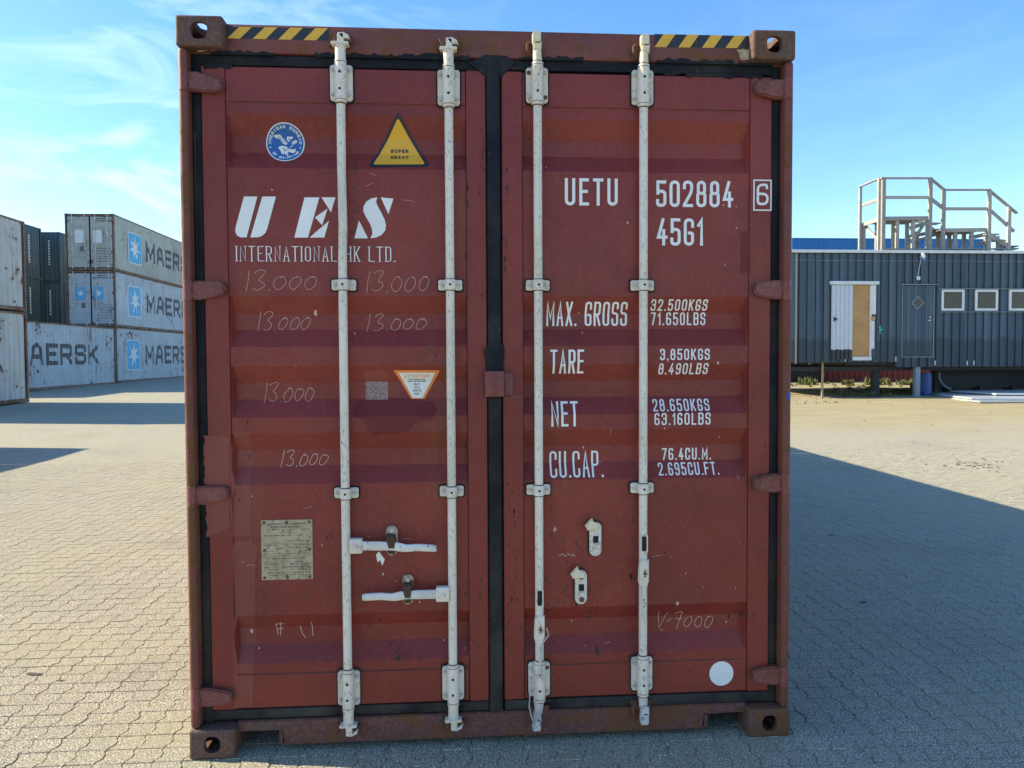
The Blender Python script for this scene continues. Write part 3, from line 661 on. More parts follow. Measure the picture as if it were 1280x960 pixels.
# doors
def door_mesh(s):
    """one door leaf: stiles, rails and a horizontally corrugated panel with tapered outer ends"""
    bm = bmesh.new()
    xi, xo = (-.034, -1.141) if s < 0 else (.030, 1.141)
    def add_box(x0, x1, z0, z1, y0=Y_FRAME, y1=.098, bev=.0035):
        bb = B(); bb.box(min(x0, x1), max(x0, x1), y0, y1, z0, z1, bev=bev, seg=2)
        me = bpy.data.meshes.new('t'); bb.bm.to_mesh(me); bb.bm.free(); bm.from_mesh(me); bpy.data.meshes.remove(me)
    add_box(xi, s * PX0, .175, 2.726); add_box(s * PX1, xo, .175, 2.724)
    add_box(s * (PX0 + .0015), s * (PX1 - .0015), 2.588, 2.722, Y_FRAME + .0012); add_box(s * (PX0 + .0015), s * (PX1 - .0015), .178, .312, Y_FRAME + .0012)
    zs = sorted({.312, 2.588} | set(DOOR_CUTS)); xs = [PX0 + .0015, PX1 - .0115, PX1 - .0015]
    def yy(x, z):
        return door_y(x, min(2.584, max(.316, z))) if x > PX0 + .01 else door_y(PX0 + .02, min(2.584, max(.316, z)))
    V = {}
    for i, x in enumerate(xs):
        for j, z in enumerate(zs):
            xx = x; y_ = yy(x, z) if i < 2 else Y_PANEL
            V[i, j] = bm.verts.new((s * xx, y_, z))
    for i in range(len(xs) - 1):
        for j in range(len(zs) - 1):
            f = bm.faces.new((V[i, j], V[i + 1, j], V[i + 1, j + 1], V[i, j + 1])); f.normal_update()
            if f.normal.y > 0: f.normal_flip()
    me = bpy.data.meshes.new('door'); bm.to_mesh(me); bm.free(); return me
door_l = link('door', door_mesh(-1), M['maroon'], main, smooth=20); prop(door_l, 'left door with three large white letters and chalk figures')
door_r = link('door', door_mesh(1), M['maroon'], main, smooth=20); prop(door_r, 'right door with the serial number and weights')
# weld seams as thin beads along the panel joints
for s, dr in ((-1, door_l), (1, door_r)):
    for z in (2.5865, .3135):
        b = B()
        pts = [(s * (PX0 + .01 + t * (PX1 - PX0 - .02) / 14), Y_PANEL - .001, z + rnd.uniform(-.0008, .0008)) for t in range(15)]
        b.tube(pts, .0016, 6); b.link('weld_seam', M['rust'], dr)

# lock plate over the door joint
b = B(); b.box(-.044, .032, .008, .040, 1.425, 1.528, bev=.004, seg=2); b.prism([(.031, 1.43), (.031, 1.524), (.062, 1.520), (.071, 1.505), (.071, 1.430)], .030, .0495, bev=.004)
b.box(.030, .112, .0465, .0495, 1.4200, 1.4245)
b.link('lock_plate', M['hinge'], door_r)

# hinges: strap from post across the gasket, tapering to a rounded tip
def hinge(s, z, h, tip, ztip):
    P = [(s * 1.212, z - h / 2), (s * 1.212, z + h / 2), (s * 1.150, z + h / 2 + .002), (s * (tip + .03), ztip + h * .40)]
    for a in range(7):
        t = math.radians(90 - 180 * a / 6); P.append((s * (tip + .018 - .018 * math.cos(t)), ztip + h * .36 * math.sin(t)))
    P += [(s * (tip + .03), ztip - h * .40), (s * 1.150, z - h / 2 - .002)]
    if s > 0: P = P[::-1]
    b = B(); b.prism(P, .020, .0495, bev=.006)
    b.cyl((s * 1.196, .022, z - h / 2 - .006), (s * 1.196, .022, z + h / 2 + .006), .0185, n=14, bev=.003)
    Q = [(s * (1.139), z - h / 2 - .008), (s * 1.139, z + h / 2 + .008)]
    o = b.link('hinge', M['hinge'], main)
    bb = B(); R = [((p[0] - s * 1.10) * 1.12 + s * 1.10, (p[1] - ztip) * 1.16 + ztip) for p in P if abs(p[0]) < 1.145]
    if len(R) > 2: bb.prism(R, .0482, .0499); bb.link('weld_bead', M['rust'], o)
for (z, zt) in ((2.653, 2.640), (1.849, 1.856), (1.045, 1.052), (.239, .236)): hinge(-1, z, .070, 1.055, zt)
for (z, zt) in ((2.668, 2.672), (1.855, 1.856), (1.057, 1.054), (.248, .250)): hinge(1, z, .074, 1.060, zt)

# locking bars --------------------------------------------------------------
YB = .022
def bolt(b, x, z, y=.035, r=.0075, mat=1):
    b.cyl((x, y, z), (x, y - .008, z), r, n=6, mat=mat)
def big_bracket(x, zc, par, missing=(), h=.140, w=.088):
    bk = B(); bk.prism(rrect(x - w / 2 - .006, x + w / 2 + .006, zc - h / 2 - .007, zc + h / 2 + .006, .016), .0465, .0499)
    bk.link('rubber_pad', M['rubber'], par)
    b = B(); b.prism(rrect(x - w / 2, x + w / 2, zc - h / 2, zc + h / 2, .013), .0375, .0462, bev=.003)
    b.cyl((x, YB, zc - h * .60), (x, YB, zc + h * .60), .0235, n=22, bev=.003)
    b.box(x - .024, x + .024, YB, .038, zc - h * .48, zc + h * .48, bev=.003)
    for q in (-1, 1): b.cyl((x, YB, zc + q * (h * .60 - .013)), (x, YB, zc + q * (h * .60 - .0105)), .0239, n=22, mat=3); b.cyl((x, YB, zc + q * (h * .60)), (x, YB, zc + q * (h * .60 + .004)), .0195, n=20, mat=3)
    for i, (dx, dz) in enumerate(((-.033, .048), (.033, .048), (-.033, -.048), (.033, -.048))):
        if i in missing: b.cyl((x + dx, .0378, zc + dz), (x + dx, .036, zc + dz), .009, n=12, mat=3)
        else:
            b.cyl((x + dx, .0378, zc + dz), (x + dx, .0335, zc + dz), .0105, n=14, bev=.0015, mat=0); bolt(b, x + dx, zc + dz, .0335, .0066)
    for dz in (.030, -.034): b.cyl((x - .001, YB - .0215, zc + dz), (x - .001, YB - .0245, zc + dz), .0052, n=10, mat=2)
    b.link('bracket', [M['bar'], M['bolt'], M['blackhole'], M['rust']], par, 30)
def mid_bracket(x, zc, par):
    w, h = .096, .042
    bk = B(); bk.prism(rrect(x - w / 2 - .005, x + w / 2 + .005, zc - h / 2 - .005, zc + h / 2 + .005, .009), .0465, .0499)
    bk.link('rubber_pad', M['rubber'], par)
    b = B(); b.prism(rrect(x - w / 2, x + w / 2, zc - h / 2, zc + h / 2, .008), .036, .0462, bev=.003)
    b.cyl((x, YB, zc - h / 2), (x, YB, zc + h / 2), .0225, n=22, bev=.002)
    b.box(x - .0222, x + .0222, YB, .037, zc - h / 2 + .001, zc + h / 2 - .001, bev=.002)
    for q in (-1, 1): b.cyl((x, YB, zc + q * h / 2), (x, YB, zc + q * (h / 2 + .003)), .0192, n=20, mat=2)
    for dx in (-.036, .036): b.cyl((x + dx, .0362, zc), (x + dx, .0325, zc), .0095, n=12, bev=.0012); bolt(b, x + dx, zc, .0325, .006)
    b.cyl((x, YB - .0215, zc), (x, YB - .0238, zc), .0048, n=10, mat=2)
    b.link('bracket', [M['bar'], M['bolt'], M['blackhole']], par, 30)
def cam_closed(x, z, up, par):
    """forked cam engaged in its keeper; up=+1 top, -1 bottom"""
    b = B(); q = up
    b.cyl((x, YB, z), (x, YB, z + q * .052), .0205, n=18, bev=.002)
    b.cyl((x, YB, z + q * .048), (x, YB, z + q * .056), .024, n=18, bev=.002)
    zz = z + q * .056
    b.prism(rrect(x - .034, x + .034, min(zz, zz + q * .012), max(zz, zz + q * .012), .005), YB - .022, YB + .014, bev=.003)
    b.prism(rrect(x - .010, x + .016, min(zz, zz + q * .045), max(zz, zz + q * .045), .006), YB - .018, YB + .012, bev=.003)
    za = zz + q * .034
    P = [(x + .008, za - .008), (x + .036, za - .010 * q), (x + .040, za - .016 * q), (x + .034, za + .004 * q), (x + .014, za + .014 * q), (x - .008, za + .012 * q)]
    b.prism(P if q < 0 else P, YB - .018, YB + .008, bev=.002)
    b.link('cam', M['bar'], par)
    kb = B(); kb.prism(rrect(x - .042, x + .044, min(zz + q * .006, zz + q * .044), max(zz + q * .006, zz + q * .044), .004), .039, .0453)
    kb.prism([(x - .044, zz + q * .002), (x - .014, zz + q * .004), (x - .014, zz + q * .046), (x - .038, zz + q * .050), (x - .030, zz + q * .028)][::(1 if q > 0 else -1)], YB - .006, .0455, bev=.003)
    kb.prism([(x + .020, zz + q * .016), (x + .046, zz + q * .012), (x + .040, zz + q * .046), (x + .020, zz + q * .048)][::(1 if q > 0 else -1)], YB - .002, .0455, bev=.003)
    kb.link('cam_keeper', M['rust'], main)
def cam_open(x, z, up, par, off=0.0):
    b = B(); q = up
    b.cyl((x, YB, z), (x + off * .4, YB, z + q * .055), .0195, r2=.017, n=16, bev=.002)
    zz = z + q * .05
    b.prism([(x + off - .013, zz), (x + off + .018, zz), (x + off + .020, zz + q * .03), (x + off + .014, zz + q * .04), (x + off - .014, zz + q * .028)][::(1 if q > 0 else -1)], YB - .018, YB + .014, bev=.004)
    b.prism(rrect(x + off - .017, x + off + .017, min(zz + q * .026, zz + q * .072), max(zz + q * .026, zz + q * .072), .009), YB - .022, YB + .004, bev=.004)
    b.link('cam', M['bar_cream'] if q > 0 else M['handle'], par)
    kb = B()
    kb.tube([(x - .022, .040, zz - q * .012), (x - .040, .026, zz + q * .004), (x - .040, .026, zz + q * .030), (x - .026, .040, zz + q * .040)], .0055, 8)
    kb.prism([(x - .050, zz - q * .016), (x + .042, zz - q * .016), (x + .034, zz + q * .016), (x + .020, zz + q * .022), (x - .04, zz + q * .020)][::(1 if q > 0 else -1)], .040, .0455, bev=.002)
    kb.link('cam_keeper', M['rust'], main)
def lock_bar(x, zt, zb, miss_t=(), miss_b=(), closed=True, bend=0.0, zm=(1.872, 1.044), offs=(0, 0)):
    zs = [zb - .075 + i * (zt - zb + .15) / 24 for i in range(25)]
    bm = bmesh.new(); rings = []
    for z in zs:
        dx = bend * math.sin(math.pi * (z - zb) / (zt - zb)) + (0.0035 * math.exp(-((z - 2.12) / .10) ** 2) if bend else 0)
        rings.append([bm.verts.new((x + dx + .0172 * math.cos(2 * math.pi * a / 20), YB + .0172 * math.sin(2 * math.pi * a / 20), z)) for a in range(20)])
    for r0, r1 in zip(rings, rings[1:]):
        for a in range(20): bm.faces.new((r0[a], r0[(a + 1) % 20], r1[(a + 1) % 20], r1[a]))
    bmesh.ops.recalc_face_normals(bm, faces=bm.faces)
    me = bpy.data.meshes.new('locking_bar'); bm.to_mesh(me); bm.free(); o = link('locking_bar', me, M['bar'], main, smooth=50)
    big_bracket(x, zt, o, miss_t); big_bracket(x, zb, o, miss_b)
    for z in zm: mid_bracket(x, z, o)
    if closed: cam_closed(x, zt + .080, 1, o); cam_closed(x, zb - .080, -1, o)
    else: cam_open(x, zt + .078, 1, o, offs[0]); cam_open(x, zb - .078, -1, o, offs[1])
    return o
X1, X2, X3, X4 = -.600, -.180, .172, .600
bar1 = lock_bar(X1, 2.662, .252, closed=True, bend=-.002); bar2 = lock_bar(X2, 2.652, .258, closed=True)
bar3 = lock_bar(X3, 2.668, .262, (0, 3), (1,), closed=False, offs=(-.004, -.014)); bar4 = lock_bar(X4, 2.668, .270, (), (), closed=False, offs=(.002, .004))
# extra strip of cream overpaint running down the third bar's bracket
b = B(); b.prism([(X3 - .020, 2.733), (X3 + .006, 2.733), (X3 - .004, 2.670)][::-1], YB - .0262, YB - .018); b.link('cream_paint_run', M['bar_cream'], bar3)

# handles
def handle(x, z, s, par, zend, length=.30):
    b = B(); b.box(x + s * .016 - .004, x + s * .062 + .004, YB - .026, YB + .008, z - .028, z + .032, bev=.006, seg=2) if s > 0 else b.box(x + s * .062 - .004, x + s * .016 + .004, YB - .026, YB + .008, z - .028, z + .032, bev=.006, seg=2)
    b.cyl((x + s * .040, YB - .025, z), (x + s * .040, YB - .031, z), .010, n=14, bev=.002)
    b.link('handle_hub', M['bar_cream'] if False else M['bar'], par)
    # flat forged lever with a dip where the latch grips it
    n = 18; bm = bmesh.new(); rings = []
    for i in range(n + 1):
        t = i / n; xx = x + s * (.058 + t * length); zz = z + .002 + (zend - z) * t - .006 * math.exp(-((t - .60) / .10) ** 2) + .006 * math.sin(t * math.pi)
        hh = .0175 if t < .3 else (.0175 - .0035 * min(1, (t - .3) / .15)) ; yy = YB - .014 - .012 * math.sin(t * math.pi) ; th = .007
        if .38 < t < .62: hh += .003 * math.sin((t - .38) / .24 * math.pi)
        if t > .97: hh *= .8
        rings.append([bm.verts.new((xx, yy + th * c, zz + hh * d)) for c, d in ((-1, -.75), (-1, .75), (-.6, 1), (.6, 1), (1, .75), (1, -.75), (.6, -1), (-.6, -1))])
    for r0, r1 in zip(rings, rings[1:]):
        for a in range(8): bm.faces.new((r0[a], r0[(a + 1) % 8], r1[(a + 1) % 8], r1[a]))
    bm.faces.new(rings[0]); bm.faces.new(rings[-1][::-1]); bmesh.ops.recalc_face_normals(bm, faces=bm.faces)
    me = bpy.data.meshes.new('handle'); bm.to_mesh(me); bm.free(); link('handle', me, M['handle'], par, smooth=40)
hz1 = D(445, 682, .02)[1]; hz2 = D(552, 742, .02)[1]
handle(X1, hz1, 1, bar1, D(546, 686, .01)[1]); handle(X2, hz2, -1, bar2, D(454, 747, .01)[1])
# latches on the left door holding the levers
def latch_closed(u, v):
    x, z = D(u, v, .045)
    b = B(); b.prism(rrect(x - .0235, x + .0235, z - .060, z + .062, .023), .040, .0499, bev=.003)
    b.cyl((x, .040, z + .042), (x, .0345, z + .042), .0085, n=10, mat=1)
    o = b.link('handle_latch', [M['rusty_plate'], M['bar_cream']], main)
    b = B(); b.prism([(x - .018, z + .038), (x + .016, z + .036), (x + .022, z + .012), (x + .018, z - .022), (x - .012, z - .022), (x - .020, z + .006)], -.012, .012, bev=.005)
    b.prism(rrect(x - .015, x + .015, z - .045, z - .012, .008), .010, .039, bev=.004); b.link('latch_hook', M['dark_rust'], o)
latch_closed(490, 676); latch_closed(510, 737)
def latch_open(u, v, rusty):
    x, z = D(u, v, .045)
    b = B(); b.prism(rrect(x - .0290, x + .0290, z - .076, z + .073, .0275), .0455, .0498); b.link('rubber_pad', M['rubber'], door_r)
    b = B(); b.prism(rrect(x - .025, x + .025, z - .072, z + .069, .024), .036, .0454, bev=.003)
    b.prism([(x - .012, z - .038), (x + .016, z - .038), (x + .018, z - .020), (x - .010, z - .018)], .026, .0365, bev=.003)
    for i, dz in enumerate((.042, -.052)): b.cyl((x + .002, .037, z + dz), (x + .002, .0305, z + dz), .0125 if not rusty else .0105, n=14, bev=.0015, mat=1 if rusty else 0)
    b.prism(rrect(x - .010, x + .012, z - .016, z + .012, .001), .0352, .0366, mat=2)
    o = b.link('handle_latch', [M['bar'], M['rust'], M['blackhole']], main)
    b = B(); b.prism([(x - .046, z + .058), (x - .030, z + .075), (x - .016, z + .088), (x - .012, z + .075), (x + .012, z + .064), (x + .010, z + .040), (x - .016, z + .042), (x - .034, z + .038)][::-1], .018, .0362, bev=.004)
    b.link('latch_hook', M['bar_cream'], o)
latch_open(744, 673, False); latch_open(726, 733, True)
# levers hanging down along the two right hand bars
def hanging(x, par, ztop, zpiv, zend, wire=False):
    b = B(); b.prism(rrect(x - .010, x + .010, ztop - .062, ztop, .0095), YB - .020, YB - .010, bev=.002); b.link('slot', M['blackhole'], par)
    b = B(); P = [(x - .012, ztop + .012), (x + .018, ztop + .012), (x + .020, zpiv - .03), (x + .012, zpiv - .075), (x - .004, zpiv - .075), (x - .026, zpiv - .035), (x - .024, zpiv + .02), (x - .016, ztop - .07)]
    # sleeve with an opening frame
    b.prism([(x - .018, zpiv + .055), (x + .019, zpiv + .055), (x + .019, zpiv - .03), (x + .006, zpiv - .075), (x - .010, zpiv - .075), (x - .024, zpiv - .035), (x - .022, zpiv + .02)], YB - .026, YB - .008, bev=.004)
    for sx in (-1, 1): b.box(x + sx * .0125 - .0025, x + sx * .0125 + .0025, YB - .022, YB - .008, ztop - .066, ztop + .006, bev=.001)
    for dz in (.012, -.012, .0): b.cyl((x + .002, YB - .025, zpiv + dz), (x + .002, YB - .0285, zpiv + dz), .0036 if dz else .007, n=10, mat=1)
    b.link('lever_sleeve', [M['bar'], M['rust']], par)
    b = B(); pts = [(x - .006, YB - .020, zpiv - .06), (x + .004, YB - .026, zpiv - .11), (x + .002, YB - .026, (zpiv + zend) / 2 - .02), (x, YB - .022, zend)]
    for p, q in zip(pts, pts[1:]): b.bar(p, q, .012, .008, bev=.002, up=Vector((0, 1, 0)))
    b.link('handle', M['handle'], par)
z_ = lambda v: D(672, v, .02)[1]
hanging(X4, bar4, D(800, 670, .01)[1], D(800, 716, .01)[1], D(800, 772, .01)[1])
hanging(X3, bar3, D(673, 738, .01)[1], D(673, 786, .01)[1], D(673, 838, .01)[1])
# twisted wire seal on the third bar
pts = [D(u, v, -.01) for u, v in ((683, 785), (686, 795), (676, 808), (677, 838), (680, 850), (672, 842), (664, 846), (663, 862), (662, 885), (665, 900), (669, 903), (672, 897), (668, 880), (667, 858), (665, 846))]
b = B(); b.tube([(p[0] + rnd.uniform(-.001, .001), -.010 + .008 * math.sin(i), p[1]) for i, p in enumerate(pts)], .0028, 6); b.link('wire_seal', M['bolt'], bar3)

# ------------------------------------------------------------------ print on the doors
def dtext(txt, box, w, parent, mat='white_print', gap=.42, **k):
    """box = (left, top, right, bottom) as measured on the door plane"""
    u0, v0, u1, v1 = box; xl, zt = D(u0, (v0 + v1) / 2)[0], D((u0 + u1) / 2, v0)[1]; xr, zb = D(u1, (v0 + v1) / 2)[0], D((u0 + u1) / 2, v1)[1]
    return decal('lettering', text_polys(txt, xl, xr, zb, zt, w, gap, **k), M[mat], parent)
dtext('UETU', (706, 223, 772, 257), .0125, door_r, gap=.55)
dtext('502884', (820, 226, 916, 259), .0125, door_r)
dtext('6', (945, 230, 960, 257), .0100, door_r)
x0, z0 = D(941.5, 263); x1, z1 = D(963, 226)
fr = stroke_quads([(x0, z1), (x1, z1), (x1, z0), (x0, z0), (x0, z1)], .0055, False); decal('lettering_frame', fr, M['white_print'], door_r)
dtext('45G1', (821, 273, 879, 307), .0125, door_r)
dtext('MAX. GROSS', (684, 377, 786, 407), .0085, door_r)
dtext('TARE', (688, 437, 730, 467), .0090, door_r); dtext('NET', (689, 502, 723, 533), .0095, door_r); dtext('CU.CAP.', (688, 565, 755, 597), .0080, door_r)
for t, bx in (('32.500KGS', (815, 374, 886, 388)), ('71.650LBS', (816, 390, 885, 406)), ('3.850KGS', (825, 436, 887, 450)), ('8.490LBS', (824, 454, 886, 468)), ('28.650KGS', (817, 499, 888, 514)), ('63.160LBS', (818, 516, 888, 531)), ('76.4CU.M.', (830, 561, 892, 576)), ('2.695CU.FT.', (824, 579, 900, 594))):
    dtext(t, bx, .0060, door_r, gap=.55)
dtext('INTERNATIONAL HK LTD.', (295, 308, 494, 327), .0040, door_l, gap=.62, nib=(1.05, .6), serif=.0058)
U4 = lambda pts: [(210 + x / 4, 220 + y / 4) for x, y in pts]
U5 = lambda pts: [(420 + x / 4, 220 + y / 4) for x, y in pts]
decal('lettering', [pxpoly(U4([(380, 103), (447, 103), (393, 307), (362, 307), (346, 298), (337, 280), (338, 258)])), pxpoly(U4([(472, 103), (540, 103), (497, 262), (487, 285), (470, 300), (448, 307), (412, 307)]))], M['white_print'], door_l)
decal('lettering', [pxpoly(U4(p)) for p in ([(683, 107), (757, 107), (700, 308), (632, 308)], [(768, 107), (838, 107), (815, 182)], [(798, 163), (735, 207), (771, 246)], [(805, 224), (782, 308), (708, 308)])], M['white_print'], door_l)
Sp = [(207, 107), (178, 112), (152, 128), (138, 152), (137, 178), (150, 205), (168, 235), (180, 265), (182, 290), (172, 312), (200, 308), (228, 295), (246, 272), (250, 248), (243, 218), (226, 182), (208, 150), (200, 128)]
decal('lettering', [pxpoly(U5(p)) for p in (Sp, [(115, 222), (160, 312), (92, 312)], [(224, 107), (287, 114), (262, 191)])], M['white_print'], door_l)
# chalk figures
HG = {'1': [[(.5, 1), (.45, .5), (.38, 0)]], '3': [[(0, .85), (.35, 1), (.8, .95), (.6, .7), (.3, .52), (.75, .45), (.8, .2), (.4, 0), (0, .12)]], '.': [[(.45, 0), (.55, .05)]],
      '0': [[(.7, .75), (.4, .8), (.1, .5), (.1, .2), (.4, .0), (.75, .2), (.9, .55), (.72, .8), (.45, .74)]], 'V': [[(0, 1), (.3, 0), (.9, .95)]], '-': [[(0, .4), (.9, .6), (.2, .42)]], '7': [[(.0, .9), (.9, 1), (.6, .5), (.45, 0)], [(.2, .5), (.8, .52)]]}
def chalk(txt, box, parent, w=.0017, seed=0):
    r = random.Random(seed); u0, v0, u1, v1 = box; wd = {'1': .6, '.': .28, '-': .6}; tot = sum(wd.get(c, 1) for c in txt); polys = []; u = u0; lay = 0
    for i, c in enumerate(txt):
        cw = (u1 - u0) / tot * wd.get(c, 1); small = c == '0'
        for pts in HG[c]:
            q = []
            for a, bq in pts:
                q.append((u + cw * (a * .95 + r.uniform(-.07, .07)) + 3 * (bq - .5), v1 - (v1 - v0) * bq * (1.0 if not small else .85) - (i / len(txt)) * 1.5 + r.uniform(-1.2, 1.2)))
            q = rounded(q, 4.0) if c in '037' else q
            for quad in stroke_quads([D(*p) for p in q], w, True): polys.append((quad, lay))
            lay = (lay + 1) % 4
        u += cw
    decal('chalk_figures', polys, M['chalk'], parent)
chalk('13.000', (305, 338, 399, 364), door_l, seed=1); chalk('13.000', (456, 338, 539, 366), door_l, seed=2); chalk('13.000', (318, 389, 388, 414), door_l, seed=3)
chalk('13.000', (456, 392, 535, 414), door_l, seed=4); chalk('13.000', (326, 478, 393, 504), door_l, seed=5); chalk('13.000', (348, 563, 410, 585), door_l, .0022, seed=6); chalk('V-7000', (824, 767, 896, 790), door_r, .0022, seed=7)
polys = []
for ln in ([(342, 783), (354, 782)], [(349, 780), (348, 798)], [(344, 790), (352, 789)], [(343, 783), (345, 797)], [(373, 786), (376, 796), (380, 801)], [(388, 780), (389, 798)]): polys += stroke_quads([D(*p) for p in ln], .0025)
decal('chalk_figures', polys, M['chalk'], door_l)
decal('paint_splash', [pxpoly(p) for p in ([(470, 693), (474, 689), (477, 694), (481, 699), (478, 707), (475, 700), (472, 703)], [(478, 717), (479, 716), (480, 718), (479, 719)])], M['white_dot'], door_l)
polys = []
for i in range(6): polys += stroke_quads([D(699 + i * 3.4, 694 - (i % 2) * 2), D(701 + i * 3.4, 693 + (i % 3))], .0028)
decal('scratched_marks', polys, M['chalk'], door_r)

# round blue badge with eagle and ring lettering
def badge():
    cx, cz = D(354.3, 176); r = .0755; P = []
    decal('round_badge', [circ(cx, cz, r, 48)], M['white_dot'], door_l, off=.0012)
    decal('round_badge_field', [circ(cx, cz, r * .945, 48)], M['badge_blue'], door_l, off=.0018)
    polys = []
    def ring(txt, a0, a1, rr, h, flip):
        n = len(txt)
        for i, c in enumerate(txt):
            if c == ' ': continue
            a = math.radians(a0 + (a1 - a0) * i / (n - 1)); gw, rad, st = G_[c]; gw = .0070 if c not in 'IM' else (.0005 if c == 'I' else .0095)
            for pts in st:
                q = [((p[0] - .5) * gw, (p[1] - .5) * h) for p in pts]; q = rounded(q, rad * .004) if rad else q
                for quad in stroke_quads(q, .0026, True):
                    o = []
                    for x, z in quad:
                        th = a - math.pi / 2 if not flip else a + math.pi / 2
                        o.append((cx + rr * math.cos(a) + x * math.cos(th) - z * math.sin(th), cz + rr * math.sin(a) + x * math.sin(th) + z * math.cos(th)))
                    polys.append((o, i % 2))
    ring('AMERICAN BUREAU', 180, 2, r * .80, .0085, False); ring('OF SHIPPING', 222, 322, r * .80, .0080, True)
    for a in (196, 344):
        x, z = cx + r * .8 * math.cos(math.radians(a)), cz + r * .8 * math.sin(math.radians(a))
        polys.append(([(x + (.0045 if i % 2 == 0 else .0018) * math.sin(i * math.pi / 5), z + (.0045 if i % 2 == 0 else .0018) * math.cos(i * math.pi / 5)) for i in range(10)], 0))
    K = lambda pts: [(cx + (x - 545) / 375 * r, cz - (z - 495) / 375 * r) for x, z in pts]
    for p in ([(315, 350), (400, 335), (450, 335), (500, 385), (590, 505), (545, 530), (500, 500), (440, 415), (360, 395)], [(580, 365), (700, 370), (690, 395), (640, 430), (620, 470), (590, 455), (575, 420)],
              [(665, 480), (735, 430), (775, 445), (770, 480), (700, 520), (640, 590), (630, 580), (690, 515)], [(400, 580), (470, 545), (560, 560), (600, 600), (680, 620), (745, 600), (735, 660), (690, 690), (610, 660), (580, 700), (630, 745), (570, 745), (540, 700), (500, 725), (465, 690), (450, 640)],
              ): polys.append((K(p), 0))
    decal('round_badge_print', polys, M['label_white'], door_l, off=.0024)
    cuts = []
    for p in ([(420, 360), (520, 480)], [(380, 365), (470, 420)], [(470, 350), (560, 500)], [(610, 385), (620, 440)], [(650, 390), (610, 440)], [(470, 600), (560, 620)], [(500, 640), (600, 640)], [(530, 580), (520, 690)], [(560, 600), (640, 650)], [(700, 500), (740, 460)]):
        cuts += [(q, 0) for q in stroke_quads(K(p), .0016, False)]
    decal('round_badge_lines', cuts, M['badge_blue'], door_l, off=.0032)
badge()
# SUPER HEAVY triangle
def rpoly(pts, r):
    n = len(pts); out = []
    for i in range(n):
        a, b_, c = Vector(pts[i - 1]), Vector(pts[i]), Vector(pts[(i + 1) % n]); p = b_ + (a - b_).normalized() * r; q = b_ + (c - b_).normalized() * r
        for t in (0, .25, .5, .75, 1): v = p * (1 - t) ** 2 + b_ * 2 * t * (1 - t) + q * t * t; out.append((v.x, v.y))
    return out
tri = pxpoly([(459, 209), (497.5, 139), (538.5, 208)]); decal('warning_triangle', [rpoly(tri, .022)], M['black_print'], door_l, off=.0012)
tri = pxpoly([(465.5, 205), (497.5, 147), (531.5, 204.5)]); decal('warning_triangle_field', [rpoly(tri, .012)], M['yellow'], door_l, off=.0020)
dtext('SUPER', (487.5, 184, 510, 188.6), .0036, door_l, 'black_print', .5, ).location.y -= .0014
dtext('HEAVY', (487.5, 192.5, 510, 197), .0036, door_l, 'black_print', .5).location.y -= .0014
# ATTENTION label
decal('attention_label', [pxpoly([(491.5, 462.8), (550, 462.8), (530, 499.2), (513.5, 499.2)])], M['orange_print'], door_l, off=.0012)
decal('attention_label_field', [pxpoly([(497.5, 466), (544, 466), (527.5, 498), (515.5, 498)])], M['label_white'], door_l, off=.0020)
dtext('ATTENTION', (505, 468.3, 536, 472), .0022, door_l, 'orange_print', .5).location.y -= .0014
for t, bx in (('THIS CONTAINER', (510, 473.6, 531, 475.2)), ('MUST BE REPAIRED', (509, 476, 532, 477.8)), ('CRAFT', (516.5, 479.5, 524.5, 482)), ('WITH', (517, 483.6, 524, 486)), ('CORTEN', (515.5, 487.3, 526, 490)), ('STEEL', (517, 491.5, 523.8, 493.8))):
    o = dtext(t, bx, .0013, door_l, 'small_print', .5); o.location.y -= .0014
decal('worn_label', [pxpoly([(456, 476.5), (484, 477.5), (484, 500), (455.8, 500.5)])], M['worn_label'], door_l)
decal('label_ghost', [pxpoly([(454, 463), (483.5, 463), (484, 476), (455, 475.5)])], M['maroon_patch'], door_l)
decal('white_round_sticker', [circ(*D(901, 841), .0515, 40)], M['white_dot'], door_r)
# paint repairs
def ragged(pts, n=5, a=2.0, seed=1):
    r = random.Random(seed); out = []
    for p, q in zip(pts, pts[1:] + pts[:1]):
        for i in range(n): t = i / n; out.append((p[0] + (q[0] - p[0]) * t + r.uniform(-a, a), p[1] + (q[1] - p[1]) * t + r.uniform(-a, a)))
    return out
decal('paint_smear', [pxpoly(ragged([(447, 500), (470, 497), (515, 499), (542, 503), (547, 515), (540, 524), (520, 528), (512, 538), (492, 543), (483, 541), (470, 546), (466, 543), (458, 537), (455, 525), (443, 522), (441, 510)], 3, 1.2))], M['maroon_dark'], door_l, off=.0008)
decal('paint_repair', [pxpoly(ragged([(290, 541), (312, 540), (314, 670), (290, 671)], 14, 1.3, 2))], M['maroon_patch'], door_l, off=.0008, cutx=(-PX1,))
decal('paint_repair', [pxpoly(ragged([(255, 545), (286, 546), (287, 660), (259, 672), (256, 600)], 12, 1.2, 4), Y_FRAME)], M['maroon_patch'], door_l, off=.0008)
decal('paint_repair', [pxpoly(ragged([(292, 676), (320, 676), (317, 880), (294, 884)], 14, 1.3, 5))], M['maroon_patch'], door_l, off=.0008)
decal('paint_repair', [pxpoly(ragged([(926, 290), (936, 288), (938, 340), (926, 342)], 4, .8, 8))], M['maroon_dark'], door_r, off=.0008)
decal('paint_smear', [pxpoly(ragged([(826, 92), (838, 90), (852, 89), (848, 94), (835, 96)], 3, .6))], M['rubber'], door_r, off=.0008)
